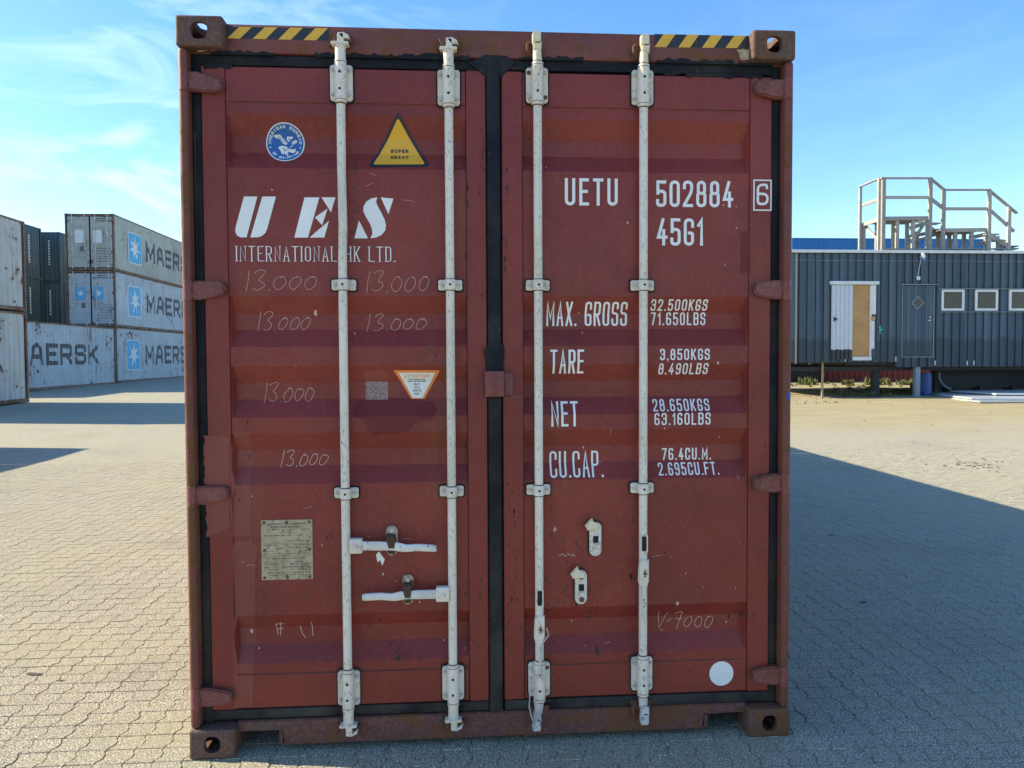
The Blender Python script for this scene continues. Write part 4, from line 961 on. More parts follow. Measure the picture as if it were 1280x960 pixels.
# small dents, chips and scratches
for dr, lo, hi, sd in ((door_l, -1.03, -.13, 11), (door_r, .13, 1.03, 12)):
    r = random.Random(sd); polys = []; pale = []
    for i in range(150):
        x, z = r.uniform(lo, hi), .35 + 2.2 * r.random() ** 1.5; s = r.uniform(.0012, .0042) * (1 + (r.random() < .1) * 1.6)
        P = [(x + s * r.uniform(.5, 1.2) * math.cos(a), z + s * r.uniform(.6, 1.9) * math.sin(a)) for a in [k_ * math.pi / 3.5 for k_ in range(7)]]
        (polys if r.random() < .8 else pale).append(P)
    for i in range(26):
        x, z = r.uniform(lo, hi), r.uniform(.35, 2.5); a = r.uniform(-.5, .5) + (math.pi / 2 if r.random() < .5 else 0); l = r.uniform(.01, .045)
        (polys if r.random() < .6 else pale).extend(stroke_quads([(x, z), (x + l * .5 * math.cos(a), z + l * .5 * math.sin(a) + .001), (x + l * math.cos(a), z + l * math.sin(a))], .0011))
    prop(decal('paint_chips', polys, M['rust'], dr, off=.0010), kind='stuff'); prop(decal('pale_scratches', pale, M['chalk'], dr, off=.0010), kind='stuff')

# scuff clusters seen beside the bars and along the stiles
for dr, sd, cl in ((door_l, 41, [(443, 250, 2, 22, 26), (584, 238, 1, 14, 12), (583, 300, 1, 20, 10), (603, 190, 2, 30, 14), (583, 520, 1, 60, 12), (603, 400, 1, 60, 10), (598, 760, 4, 30, 16), (500, 823, 5, 5, 18), (583, 660, 1, 60, 10), (470, 790, 40, 40, 14), (345, 700, 40, 60, 14), (300, 600, 6, 30, 14), (540, 440, 5, 5, 8), (410, 670, 4, 6, 8), (480, 855, 60, 12, 16)]),
                   (door_r, 42, [(633, 240, 1, 20, 14), (631, 335, 1, 14, 14), (640, 700, 5, 60, 22), (637, 790, 5, 30, 18), (700, 745, 30, 14, 26), (745, 770, 6, 8, 16), (790, 690, 3, 40, 20), (710, 690, 20, 30, 14), (745, 812, 5, 5, 14), (930, 772, 8, 4, 20), (700, 800, 30, 40, 16), (860, 700, 50, 50, 14), (690, 640, 6, 20, 8), (955, 640, 4, 50, 10), (945, 560, 4, 80, 10)])):
    r = random.Random(sd); polys = []
    for u, v, su, sv, n in cl:
        for i in range(n):
            x, z = D(r.gauss(u, su), r.gauss(v, sv)); w = r.uniform(.0008, .0030); h = w * r.uniform(1, 4.5)
            if not .34 < z < 2.56 or min(abs(x - c_) for c_ in (X1, X2, X3, X4)) < .02: continue
            w *= 1.25; h *= 1.3; polys.append([(x + w * math.cos(a) * r.uniform(.6, 1.2), z + h * math.sin(a) * r.uniform(.6, 1.2)) for a in [k_ * math.pi / 4 for k_ in range(8)]])
    prop(decal('dark_scuffs', polys, M['dark_rust'], dr, off=.0011, cutx=(-PX1, -PX0, PX0, PX1)), kind='stuff')
# data plate
x0, z0 = D(327.5, 725); x1, z1 = D(390.5, 649)
b = B(); b.prism(rrect(x0, x1, z0, z1, .003), .0525, .0558, bev=.0008); plate = b.link('data_plate', M['plate'], door_l)
b = B()
for fx in (0.06, .5, .94):
    for fz in (.04, .5, .96):
        if fx == .5 and fz == .5: continue
        b = B(); b.cyl((x0 + (x1 - x0) * fx, .0528, z0 + (z1 - z0) * fz), (x0 + (x1 - x0) * fx, .0495, z0 + (z1 - z0) * fz), .0058, n=10, bev=.001); b.link('rivet', M['rust'], door_l)
flat = lambda x, z: .0525
def ptext(t, fx0, fx1, fz, h, w=.0013):
    W_, H_ = x1 - x0, z1 - z0
    return text_polys(t, x0 + W_ * fx0, x0 + W_ * fx1, z1 - H_ * fz - h, z1 - H_ * fz, w, .5)
pl = ptext('APPROVED FOR TRANSPORT', .12, .88, .055, .0060) + ptext('UNDER CUSTOMS SEAL', .18, .80, .105, .0060)
r = random.Random(4); W_, H_ = x1 - x0, z1 - z0
lines = []
for fz in (.16, .26, .35, .42, .47, .52, .56, .64, .70, .74, .78, .83, .88, .92):
    f0 = r.choice((.05, .1, .5)) if fz < .4 else .05; fx = f0
    while fx < .93:
        ln_ = r.uniform(.03, .11)
        if r.random() < .72: lines += [(q, 0) for q in stroke_quads([(x0 + W_ * fx, z1 - H_ * fz), (x0 + W_ * min(.95, fx + ln_), z1 - H_ * fz)], .0034 * r.uniform(.5, 1.1), False)]
        fx += ln_ + .02
for fz in (.395, .595, .72, .80): lines += [(q, 1) for q in stroke_quads([(x0 + W_ * .02, z1 - H_ * fz), (x0 + W_ * .98, z1 - H_ * fz)], .0008, False)]
for fx, a, c_ in ((.5, .40, .60), (.8, .62, .95), (.24, .72, .95)): lines += [(q, 1) for q in stroke_quads([(x0 + W_ * fx, z1 - H_ * a), (x0 + W_ * fx, z1 - H_ * c_)], .0008, False)]
decal('plate_engraving', pl + lines, M['engraved'], door_l, off=.0004, surf=flat, cutz=())

# hazard stripes on the header
def hazard(u0, u1, v0l, v0r, v1l, v1r, n, phase, slope):
    """band with corners measured on the header plane"""
    YH = .046; sf = lambda x, z: YH
    tl, tr, br, bl = D(u0, v0l, YH), D(u1, v0r, YH), D(u1, v1r, YH), D(u0, v1l, YH)
    decal('hazard_tape', [[tl, tr, br, bl][::-1]], M['hazard_black'], header, off=.0008, surf=sf, cutz=())
    polys = []
    for i in range(n):
        a = phase + i * (1.0 / n); wv = .50 / n
        def P(f, g):
            f = max(0, min(1, f)); T = Vector(tl).lerp(Vector(tr), f); Bm = Vector(bl).lerp(Vector(br), f); v = Bm.lerp(T, g); return (v.x, v.y)
        q = [P(a, 0), P(a + wv, 0), P(a + wv + slope / n, 1), P(a + slope / n, 1)]
        polys.append(q)
    decal('hazard_stripes', polys, M['hazard_yellow'], header, off=.0016, surf=sf, cutz=())
hazard(284, 411, 33.5, 35.5, 48, 51, 4, .0, .47); hazard(818, 936, 42.5, 45, 59, 60.5, 4, .0, .38)
# bare steel and rust blooms by the castings
b = B(); b.box(-1.215, -1.04, .060, .12, 2.770, 2.782, bev=.003); b.box(1.04, 1.215, .060, .12, 2.770, 2.782, bev=.003); b.link('casting_weld', M['rust'], main)
x, z = D(985.5, 497, .012)
b = B(); b.box(x - .008, x + .006, .0095, .0125, z - .010, z + .022); t_ = b.link('blue_tag', simple('blue_tag_plastic', (.01, .05, .35), .5), main)
M['bare'] = simple('bare_primer', (.42, .33, .20), .8, var=.35, sc=60)
for pts in ([(244, 59), (272, 60), (271, 64), (247, 64)], [(921, 62), (941, 62), (942, 76), (926, 74)]):
    yb_ = .046; decal('bare_patch', [pxpoly(ragged(pts, 5, 1.0, 3), yb_)], M['bare'], header, off=.001, surf=lambda x, z: yb_, cutz=())
# contents visible through gaps: door backs
b = B(); b.box(-1.17, 1.17, .099, .105, .13, 2.77); b.link('door_backing', M['interior'], main)

# ------------------------------------------------------------------ containers on the left
Z1 = ground_h(20)
XS = -13.90
def side_print(root, xf, polys, mat, name, off=.003):
    """polygons given as (y, z) laid on the corrugated right hand wall of a container whose right face is xf"""
    surf = lambda x, z: side_inset(x)
    ys = [p[0] for q in polys for p in (q[0] if isinstance(q, tuple) else q)]
    return decal(name, polys, mat, root, off=off, surf=surf, cutz=(), cutx=side_breaks(min(ys), max(ys)), xyz=lambda c: Vector((xf - .012 - c.y, c.x, c.z)))
def star_logo(root, xf, y0, y1, z0, z1, rounded_=True):
    side_print(root, xf, [rrect(y0, y1, z0, z1, .16)], M['logo_white'], 'logo_border', off=.003)
    side_print(root, xf, [rrect(y0 + .05, y1 - .05, z0 + .05, z1 - .05, .13)], M['logo_blue'], 'logo_field', off=.0045)
    cy, cz, R = (y0 + y1) / 2, (z0 + z1) / 2, (z1 - z0) * .43
    P = []
    for i in range(14):
        a = math.pi / 2 + i * math.pi / 7; rr = R if i % 2 == 0 else R * .34; P.append((cy + rr * math.cos(a), cz + rr * math.sin(a)))
    side_print(root, xf, [([P[i - 1], P[i], P[(i + 1) % 14], (cy, cz)], 0) for i in range(0, 14, 2)], M['logo_white'], 'logo_star', off=.006)
def big_word(root, xf, txt, y0, y1, z0, z1, w=.20):
    old = {c: G_[c] for c in 'ASEKMR'}
    G_['A'] = (1, .28, [[(0, 0), (.22, 1), (.78, 1), (1, 0)], [(.12, .36), (.88, .36)]]); G_['M'] = (1.15, 0, [[(0, 0), (0, 1), (.5, .25), (1, 1), (1, 0)]])
    G_['R'] = (1, .22, [[(0, 1), (1, 1), (1, .45), (0, .45)], [(0, 0), (0, 1)], [(.5, .45), (1, 0)]]); G_['S'] = (1, .2, [[(1, .78), (1, 1), (0, 1), (0, .53), (1, .53), (1, 0), (0, 0), (0, .22)]])
    p = text_polys(txt, y0, y1, z0, z1, w, .28); G_.update(old)
    for i in range(1): side_print(root, xf, p, M['logo_black'], 'lettering', off=.004)

c = container('lower off-white container at the left edge of the yard, rust orange corner post', XS, 16.58, ground_h(22) + .02, 6.058, 2.86, M['white_old'], M['far_frame'], 'off-white container stack')
c = container('upper off-white container at the left edge, resting on the lower one', XS, 16.58, ground_h(22) + .02 + 2.90, 6.058, 2.86, M['white_old'], M['far_frame'], 'off-white container stack')
XM = -17.75; g0 = ground_h(32); g1 = ground_h(40)
c = container('rust streaked pale container on the ground reading AERSK along its side', XM, 25.75, g0, 12.192, 2.896, M['maersk'], M['far_frame'], 'pale grey container row')
big_word(c, XM, 'MAERSK', 28.6, 36.05, g0 + 1.05, g0 + 2.00, .19)
yM = 38.02
labs = ['bottom pale container of the three high stack, star logo on its side', 'middle pale blue grey container of the three high stack, doors facing the yard', 'top beige grey container of the three high stack, dirtiest and with doors facing the yard']
pa = ['maersk', 'maersk', 'maersk_dirty']; cs = []
for i in range(3):
    zb = g1 + i * 2.905
    c = container(labs[i], XM, yM, zb, 12.192, 2.896, M[pa[i]], M['far_frame'], 'pale grey container row', own_front=(i > 0)); cs.append(c)
    yo = (39.35, 39.65, 39.75)[i]; hl = (1.66, 1.68, 1.68)[i]
    star_logo(c, XM, yo, yo + 1.75, zb + .62, zb + .62 + hl); big_word(c, XM, 'MAERSK', yo + 2.4, yo + 10.4, zb + .95, zb + 2.05, .22)
def far_doors(c, x0, x1, y0, z0, H, paint, plac):
    """door end of a distant container: two leaves with ribs, four bars, gaskets, hardware"""
    z1 = z0 + H; fr = M['far_frame']
    for xa, xb in ((x0 + .002, x0 + .075), (x1 - .075, x1 - .002)):
        b = B(); b.box(xa, xb, y0 + .01, y0 + .12, z0 + .116, z1 - .116, bev=.01); b.link('corner_post', fr, c)
    b = B(); b.box(x0 + .176, x1 - .176, y0 + .02, y0 + .1, z1 - .115, z1 - .006, bev=.006); b.link('header', fr, c)
    b = B(); b.box(x0 + .176, x1 - .176, y0 + .02, y0 + .1, z0 + .012, z0 + .13, bev=.006); b.link('sill', fr, c)
    b = B(); b.box(x0 + .075, x1 - .075, y0 + .075, y0 + .10, z0 + .12, z1 - .11); b.box((x0 + x1) / 2 - .03, (x0 + x1) / 2 + .03, y0 + .035, y0 + .08, z0 + .12, z1 - .11); b.link('door_gasket', M['rubber'], c)
    xm = (x0 + x1) / 2
    for s in (-1, 1):
        a, e = (xm + s * .035, (x1 if s > 0 else x0) - s * .11)
        b = B(); lo, hi = min(a, e), max(a, e); b.box(lo, hi, y0 + .06, y0 + .09, z0 + .16, z1 - .15)
        zz = [z0 + .16, z0 + .70, z0 + 1.22, z0 + 1.70, z0 + 2.22, z1 - .24]
        for z in zz: b.box(lo + .01, hi - .01, y0 + .038, y0 + .062, z, z + .09, bev=.008)
        for xx in (lo, hi - .10): b.box(xx + .002, xx + .098, y0 + .042, y0 + .062, z0 + .162, z1 - .152, bev=.006)
        d = b.link('door', paint, c)
        b = B(); px_ = lo + (hi - lo) * (.55 if s < 0 else .32); b.box(px_ - .22, px_ + .22, y0 + .036, y0 + .043, z0 + 1.40, z0 + 2.06); b.link('placard', M['logo_white'] if plac else M['logo_blue'], d)
        if plac == 0:
            yy_ = y0 + .035; P = []
            for i in range(14):
                an = math.pi / 2 + i * math.pi / 7; rr = .19 if i % 2 == 0 else .07; P.append((px_ + rr * math.cos(an), z0 + 1.73 + rr * math.sin(an)))
            decal('logo_star', [P], M['logo_white'], d, off=.001, surf=lambda x, z: yy_, cutz=())
        pr = []; rr = random.Random(int(px_ * 100) + plac)
        if s > 0:
            for j, z in enumerate((2.62, 2.50)):
                xx = lo + .20
                while xx < hi - .12: wv = rr.uniform(.05, .09); pr.append([(xx, z0 + z), (xx + wv, z0 + z), (xx + wv, z0 + z + .06), (xx, z0 + z + .06)]); xx += wv + .03
            for j in range(6):
                xx = lo + .3
                while xx < hi - .12: wv = rr.uniform(.04, .1); z = z0 + 1.1 - j * .13; pr.append([(xx, z), (xx + wv, z), (xx + wv, z + .035), (xx, z + .035)]); xx += wv + .035
        else: pr = [[(lo + .62, z0 + .98), (lo + .84, z0 + .98), (lo + .84, z0 + 1.22), (lo + .62, z0 + 1.22)]]
        yp = y0 + .038; decal('lettering', pr, M['small_print'], d, off=.003, surf=lambda x, z: yp, cutz=())
        for fx in (.22, .80):
            bx = lo + (hi - lo) * fx; b = B(); b.cyl((bx, y0 + .02, z0 + .06), (bx, y0 + .02, z1 - .05), .02, n=8)
            for z in (z0 + .2, z0 + 1.1, z0 + 1.9, z1 - .25): b.box(bx - .05, bx + .05, y0 + .005, y0 + .045, z - .05, z + .05, bev=.008)
            b.link('locking_bar', M['handle'], c)
            if fx == (.22 if s > 0 else .80):
                pass
        for z in (z0 + .3, z0 + .95, z0 + 1.75, z1 - .35):
            hx = (x1 - .1) if s > 0 else (x0 + .1); b = B(); b.box(hx - .07, hx + .07, y0 + .015, y0 + .05, z - .05, z + .05, bev=.01); b.link('hinge', fr, c)
for i in (1, 2): far_doors(cs[i], XM - 2.438, XM, yM, g1 + i * 2.905, 2.896, M[pa[i]], 1 if i == 2 else 0)

# dark blue stacks behind the pale row
XA, XB = -23.85, -23.40; gA = ground_h(40)
pos = ['bottom', 'middle', 'top']
for i in range(1, 3):
    z = gA + i * 2.905
    t = container('dark navy container, %s row of the nearer navy stack behind the AERSK container' % ('lower visible' if i == 1 else 'upper'), XA, 30.7, z, 12.192, 2.896, M['navy'], M['navy'], 'dark navy containers in the back row')
    t2 = container('dark navy container, %s row beside the three high pale stack' % ('lower visible' if i == 1 else 'upper'), XB, 44.0, z, 12.192, 2.896, M['navy'], M['navy'], 'dark navy containers in the back row')
    for root, xf, yy, in ((t, XA, 40.9), (t, XA, 41.6)):
        pr = []; r = random.Random(int(yy * 10) + i); zz = z + 2.35
        while zz > z + .9: h_ = r.uniform(.07, .13); pr.append([(yy, zz - h_), (yy + .09, zz - h_), (yy + .09, zz), (yy, zz)]); zz -= h_ + .05
        side_print(root, xf, pr, M['logo_white'], 'lettering')
    pr = []; zz = z + 2.4
    while zz > z + 1.0: pr.append([(XB - .66, zz - .1), (XB - .57, zz - .1), (XB - .57, zz), (XB - .66, zz)]); zz -= .15
    ye = 44.0 + .012; decal('lettering', pr, M['logo_white'], t2, off=.002, surf=lambda x, z: ye, cutz=())
# the bottom row under them (hidden by the pale row, needed to carry them)
for xf, y0 in ((XA, 30.7), (XB, 44.0)):
    container('dark navy container on the ground carrying the %s navy stack' % ('nearer' if y0 < 40 else 'farther'), xf, y0, gA, 12.192, 2.896, M['navy'], M['navy'], 'dark navy containers in the back row')
# container standing off to the left, whose shadow falls on the paving
container('white container standing on the paving left of the view', -10.95, 0.0, 0.02, 11.6, 2.896, M['white_old'], M['far_frame'])

# ------------------------------------------------------------------ containers behind the cabin
gb = ground_h(42)
def turned(label, x0, y0, z0, paint, group=None, Lg=12.192, H=2.896):
    """container whose long axis is x, its long side facing the yard"""
    r = empty('shipping_container', (x0 + Lg / 2, y0 + 1.2, z0), label, 'shipping container', group)
    corrugated(r, 'side_wall', x0 + .1, x0 + Lg - .1, z0 + .13, z0 + H - .06, lambda a, i, z: (a, y0 + .012 + i, z), paint)
    corrugated(r, 'side_wall', x0 + .1, x0 + Lg - .1, z0 + .13, z0 + H - .06, lambda a, i, z: (a, y0 + 2.426 - i, z), paint)
    for xx, sg in ((x0 + .012, 1), (x0 + Lg - .012, -1)): corrugated(r, 'end_wall', y0 + .06, y0 + 2.38, z0 + .13, z0 + H - .06, lambda a, i, z: (xx + sg * i, a, z), paint)
    b = B(); b.box(x0 + .03, x0 + Lg - .03, y0 + .03, y0 + 2.40, z0 + H - .04, z0 + H - .02); b.link('roof', paint, r)
    b = B(); b.box(x0 + .05, x0 + Lg - .05, y0 + .05, y0 + 2.38, z0 + .06, z0 + .13); b.link('underframe', M['interior'], r)
    for ya in (y0, y0 + 2.378):
        b = B(); b.box(x0 + .17, x0 + Lg - .17, ya, ya + .06, z0 + H - .07, z0 + H - .003, bev=.006); b.link('top_rail', paint, r)
        b = B(); b.box(x0 + .17, x0 + Lg - .17, ya, ya + .06, z0 + .01, z0 + .13, bev=.006); b.link('bottom_rail', paint, r)
        for xx in (x0, x0 + Lg - .12): b = B(); b.box(xx, xx + .12, ya, ya + .06, z0 + .12, z0 + H - .12, bev=.008); b.link('corner_post', paint, r)
    for xx in (x0 - .002, x0 + Lg - .176):
        for ya in (y0 - .002, y0 + 2.28):
            for zz in (z0, z0 + H - .118): b = B(); b.box(xx, xx + .178, ya, ya + .162, zz, zz + .118, bev=.01); b.link('corner_casting', paint, r)
    return r
turned('bright blue container topping the stack behind the roof stairs', 19.9, 42.0, gb + 2.905 + 2.70, M['blue'], 'containers stacked behind the cabin', H=2.70)
turned('blue container in the middle of the stack behind the cabin', 19.9, 42.0, gb + 2.70, M['blue'], 'containers stacked behind the cabin')
turned('blue container at the foot of the stack behind the cabin', 19.9, 42.0, gb, M['blue'], 'containers stacked behind the cabin', H=2.69)
turned('dull red container standing on the ground behind the cabin supports', 17.75, 33.6, ground_h(34), M['red'], Lg=6.058)
turned('black container in the gap below the left end of the cabin', 5.25, 33.2, ground_h(34), M['black_cont'])
turned('black container behind the dark boxes under the cabin', 23.95, 33.4, ground_h(34), M['black_cont'])

# ------------------------------------------------------------------ timber cabin on supports
def cladding():
    k = NT('blue_grey_stained_boards'); oi = k.n('ShaderNodeObjectInfo'); X, Yy, Z = k.sep()
    r = oi.outputs['Random']
    c = k.mix(r, (0.030, 0.054, 0.078), (0.078, 0.122, 0.158))
    c = k.mix(k.math('MULTIPLY', k.mapr(k.noise(5, 7, 0.7, stretch=(3, 3, .25)), 0.35, 0.7), 0.55), c, (0.085, 0.125, 0.165))
    c = k.mix(k.math('MULTIPLY', k.mapr(k.noise(12, 6, 0.75, stretch=(2, 2, .5), off=(4, 4, 4)), 0.60, 0.72), 0.7), c, (0.024, 0.035, 0.048))
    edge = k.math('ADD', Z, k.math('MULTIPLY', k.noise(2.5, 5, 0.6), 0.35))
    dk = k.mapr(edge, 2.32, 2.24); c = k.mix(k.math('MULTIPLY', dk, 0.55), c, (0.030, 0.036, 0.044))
    c = k.mix(k.math('MULTIPLY', k.mapr(k.noise(18, 4, 0.8, off=(2, 2, 9)), 0.72, 0.76), 0.8), c, (0.5, 0.52, 0.55))
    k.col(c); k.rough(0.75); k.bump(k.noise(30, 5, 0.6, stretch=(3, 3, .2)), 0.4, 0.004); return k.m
M['clad'] = cladding()
M['trim_white'] = simple('white_trim_paint', (0.66, 0.68, 0.68), 0.5, var=.1, sc=3)
M['steel_white'] = simple('white_corrugated_steel', (0.62, 0.66, 0.70), 0.45, var=.1, sc=2)
M['trim_grey'] = simple('grey_flashing', (0.20, 0.25, 0.29), 0.6)
M['plywood'] = painted('plywood_sheet', (0.46, 0.24, 0.09), (0.54, 0.30, 0.12), rust=.9, rough=.7, grime=(.25, .15, .07), grime_amt=.5, sc=2)
M['roof_felt_gap_shade'] = simple('roof_felt_gap_shade', (0.09, 0.10, 0.10), 0.9)
M['dark_steel'] = simple('dark_steel', (0.02, 0.022, 0.025), 0.7)
M['drum_blue'] = simple('blue_plastic_drum', (0.01, 0.06, 0.25), 0.4)
M['green'] = simple('green_latch', (0.05, 0.45, 0.32), 0.5)
def glassm():
    k = NT('window_glass'); k.col(k.mix(k.noise(3, 5, .7), (0.03, 0.027, 0.024), (0.09, 0.08, 0.07))); k.rough(0.15); k.b.inputs['Specular IOR Level'].default_value = .3; return k.m
M['glass'] = glassm()
YC = 21.5; C = lambda u, v, y=YC: at_y(u, v, y)
cx0 = C(978, 400)[0]; cx1 = 25.0; cz_top = C(1130, 314)[1]; cz_bl = C(1050, 453)[1]; cz_br = C(1200, 458.5)[1]; xstep = C(1121, 453)[0]; Ydeep = YC + 6.4
cabin = empty('timber_cabin', ((cx0 + cx1) / 2, YC, ground_h(22)), 'blue-grey board clad cabin raised on supports, with three small windows', 'cabin')
b = B(); b.box(cx0, xstep, YC + .03, Ydeep, cz_bl + .03, cz_top - .06); b.box(xstep, cx1, YC + .03, Ydeep, cz_br + .03, cz_top - .06); b.link('wall', M['roof_felt_gap_shade'], cabin)  # wall core coloured dark to stand in for shade in the board gaps
b = B(); b.box(cx0 - .06, cx1 + .06, YC - .10, Ydeep + .06, cz_top - .055, cz_top + .0, bev=.01); rf = b.link('roof', M['roof_felt_gap_shade'], cabin)
b = B(); b.box(cx0 - .06, cx1 + .06, YC - .125, YC - .102, cz_top - .075, cz_top + .02, bev=.004); b.link('roof_edge', M['trim_white'], rf)
# openings keep the boards away
dL = (C(1037, 400)[0], C(1095, 400)[0], C(1060, 449)[1], C(1060, 352)[1]); dR = (C(1127, 400)[0], C(1166.5, 400)[0], C(1145, 446)[1], C(1145, 356)[1])
wins = [(C(a, 375)[0], C(e, 375)[0], C(a, 388.5)[1], C(a, 362)[1]) for a, e in ((1176, 1204.5), (1218, 1246.5), (1260.5, 1290))]
zones = [dL, dR] + [(w[0], w[1], w[2], w[3]) for w in wins]
rnd = random.Random(21); x = cx0; i = 0; nb = 0
while x < cx1:
    wd = .165 + rnd.uniform(-.012, .012) if i % 2 == 0 else .112 + rnd.uniform(-.01, .01); xa, xb = x, min(x + wd, cx1)
    zb = cz_bl if (xa + xb) / 2 < xstep else cz_br; spans = [(zb, cz_top - .08)]
    for z0_, z1_, za_, zb_ in zones:
        if xb > z0_ + .015 and xa < z1_ - .015:
            out = []
            for s0, s1 in spans:
                if za_ > s0: out.append((s0, min(za_, s1)))
                if zb_ < s1: out.append((max(zb_, s0), s1))
            spans = [s for s in out if s[1] - s[0] > .05]
    for s0, s1 in spans:
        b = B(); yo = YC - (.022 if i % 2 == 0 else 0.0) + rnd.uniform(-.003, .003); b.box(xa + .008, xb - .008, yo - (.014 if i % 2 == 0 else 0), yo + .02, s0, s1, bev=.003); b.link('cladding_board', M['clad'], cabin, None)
    x += wd; i += 1
# left doorway: white steel sliding leaf, plywood, jambs
x0_, x1_, z0_, z1_ = dL
dr = B(); dr.box(x0_ - .03, x1_ + .05, YC - .10, YC - .02, C(1060, 356)[1], C(1060, 352)[1] + .01, bev=.008); sd = dr.link('sliding_door', M['trim_white'], cabin)
xa, xb = C(1038.5, 400)[0], C(1065, 400)[0]; zt, zm_, zl = C(1050, 356.5)[1], C(1050, 437)[1], C(1050, 449)[1]
bm = bmesh.new(); n = 10; prev = None
for i in range(n * 4 + 1):
    t = i / (n * 4); xx = xa + (xb - xa) * t; ph = i % 8; yy = YC - .035 - (.05 if 2 <= ph < 5 else 0)
    p = [bm.verts.new((xx, yy, zl)), bm.verts.new((xx, yy, zt))]
    if prev: f = bm.faces.new((prev[0], p[0], p[1], prev[1]))
    prev = p
def sheet_mat():
    k = NT('white_steel_painted_dark_at_the_foot'); Z = k.sep()[2]; e = k.math('ADD', Z, k.math('MULTIPLY', k.noise(6, 4, .6), .12))
    k.col(k.mix(k.mapr(e, zm_ + .075, zm_ + .055), (0.62, 0.66, 0.70), (0.035, 0.042, 0.05))); k.rough(.5); return k.m
me = bpy.data.meshes.new('steel_leaf'); bm.to_mesh(me); bm.free(); link('steel_leaf', me, sheet_mat(), sd)
b = B(); x, z = C(1042, 399); b.box(x - .04, x + .07, YC - .12, YC - .075, z - .03, z + .03, bev=.008); b.box(x - .045, x - .01, YC - .11, YC - .07, z - .08, z + .07); b.link('latch', M['dark_steel'], sd)
b = B(); b.box(C(1065.5, 400)[0], C(1086.5, 400)[0], YC - .01, YC + .01, C(1075, 446)[1], zt); b.link('plywood_sheet', M['plywood'], sd)
b = B(); b.box(C(1086.5, 400)[0], C(1088.5, 400)[0], YC - .055, YC + .02, C(1088, 448)[1], zt, bev=.004); b.box(C(1088.6, 400)[0], C(1094, 400)[0], YC - .045, YC - .02, C(1090, 393)[1], zt, bev=.004); b.box(C(1088.6, 400)[0], C(1092.5, 400)[0], YC - .045, YC - .02, C(1090, 436)[1], C(1090, 401)[1], bev=.004); b.link('jamb', M['trim_white'], sd)
b = B(); b.box(C(1087.5, 400)[0], C(1093, 400)[0], YC - .06, YC - .02, C(1090, 400.5)[1], C(1090, 395.5)[1]); b.link('wood_block', M['plywood'], sd)
b = B(); b.box(C(1065, 400)[0], C(1089, 400)[0], YC - .07, YC + .01, C(1075, 450.5)[1], C(1075, 446)[1], bev=.01); b.link('threshold', M['trim_white'], sd)
b = B(); x, z = C(1099, 412); b.box(x - .02, x + .02, YC - .06, YC - .024, z - .15, z + .13, bev=.008); b.box(x, x + .10, YC - .065, YC - .03, z - .02, z + .02, bev=.008); b.link('green_latch', M['green'], cabin)
# right door
x0_, x1_, z0_, z1_ = dR
b = B(); b.box(x0_ + .02, x1_ - .02, YC - .012, YC + .02, z0_ + .02, z1_ - .02, bev=.004); rd = b.link('door', M['clad'], cabin)
n = 8
for i in range(n):
    xa = x0_ + .04 + (x1_ - x0_ - .08) * i / n; xb = xa + (x1_ - x0_ - .08) / n - .008
    b = B(); b.box(xa, xb, YC - .024, YC - .0125, z0_ + .03, z1_ - .04, bev=.003); b.link('door_board', M['clad'], rd, None)
b = B(); b.box(x0_ - .05, x1_ + .08, YC - .09, YC - .024, z1_ - .01, z1_ + .02, bev=.004); b.box(x0_ - .03, x1_ + .03, YC - .07, YC - .02, z0_ - .02, z0_ + .008, bev=.004)
b.box(x0_ - .012, x0_ + .014, YC - .040, YC, z0_ + .012, z1_ - .012); b.box(x1_ - .014, x1_ + .012, YC - .040, YC, z0_ + .012, z1_ - .012); b.link('door_frame', M['trim_grey'], rd)
x, z = C(1146.3, 378.5); s_ = .185; dm = lambda q: [(x + q, z), (x, z + q), (x - q, z), (x, z - q)]
b = B(); b.prism(dm(s_ + .045), YC - .045, YC - .020, bev=.006); b.link('diamond_frame', M['trim_grey'], rd); b = B(); b.prism(dm(s_), YC - .048, YC - .043); b.link('pane', M['glass'], rd)
b = B(); x, z = C(1161.5, 400.5); b.cyl((x, YC - .02, z), (x, YC - .07, z), .018, n=8); b.box(x - .09, x + .02, YC - .085, YC - .065, z - .012, z + .012, bev=.004); x, z = C(1162, 396.5); b.cyl((x, YC - .02, z), (x, YC - .04, z), .022, n=10); b.link('door_handle', M['trim_white'], rd)
# windows
for (x0_, x1_, z0_, z1_) in wins:
    b = B(); t = .078
    b.box(x0_, x1_, YC - .055, YC + .01, z1_ - t, z1_, bev=.006); b.box(x0_, x1_, YC - .055, YC + .01, z0_, z0_ + t, bev=.006); b.box(x0_, x0_ + t, YC - .052, YC + .008, z0_ + t, z1_ - t, bev=.004); b.box(x1_ - t, x1_, YC - .052, YC + .008, z0_ + t, z1_ - t, bev=.004)
    w = b.link('window', M['trim_white'], cabin); b = B(); b.box(x0_ + t, x1_ - t, YC - .020, YC - .012, z0_ + t, z1_ - t); b.link('pane', M['glass'], w)
    if x0_ > wins[1][1]:
        b = B(); 
        for q in range(5): xx = x0_ + t + .03 + q * .045; b.box(xx, xx + .03, YC - .011, YC - .004, z0_ + t, z1_ - t)
        b.link('curtain', M['trim_white'], w)
za, zb_ = C(1200, 361)[1], C(1200, 390)[1]
b = B(); b.box(wins[0][0] - .10, cx1, YC - .085, YC - .026, za - .014, za + .010, bev=.003); b.box(wins[0][0] - .10, cx1, YC - .085, YC - .026, zb_ - .012, zb_ + .010, bev=.003); b.link('window_flashing', M['trim_grey'], cabin)
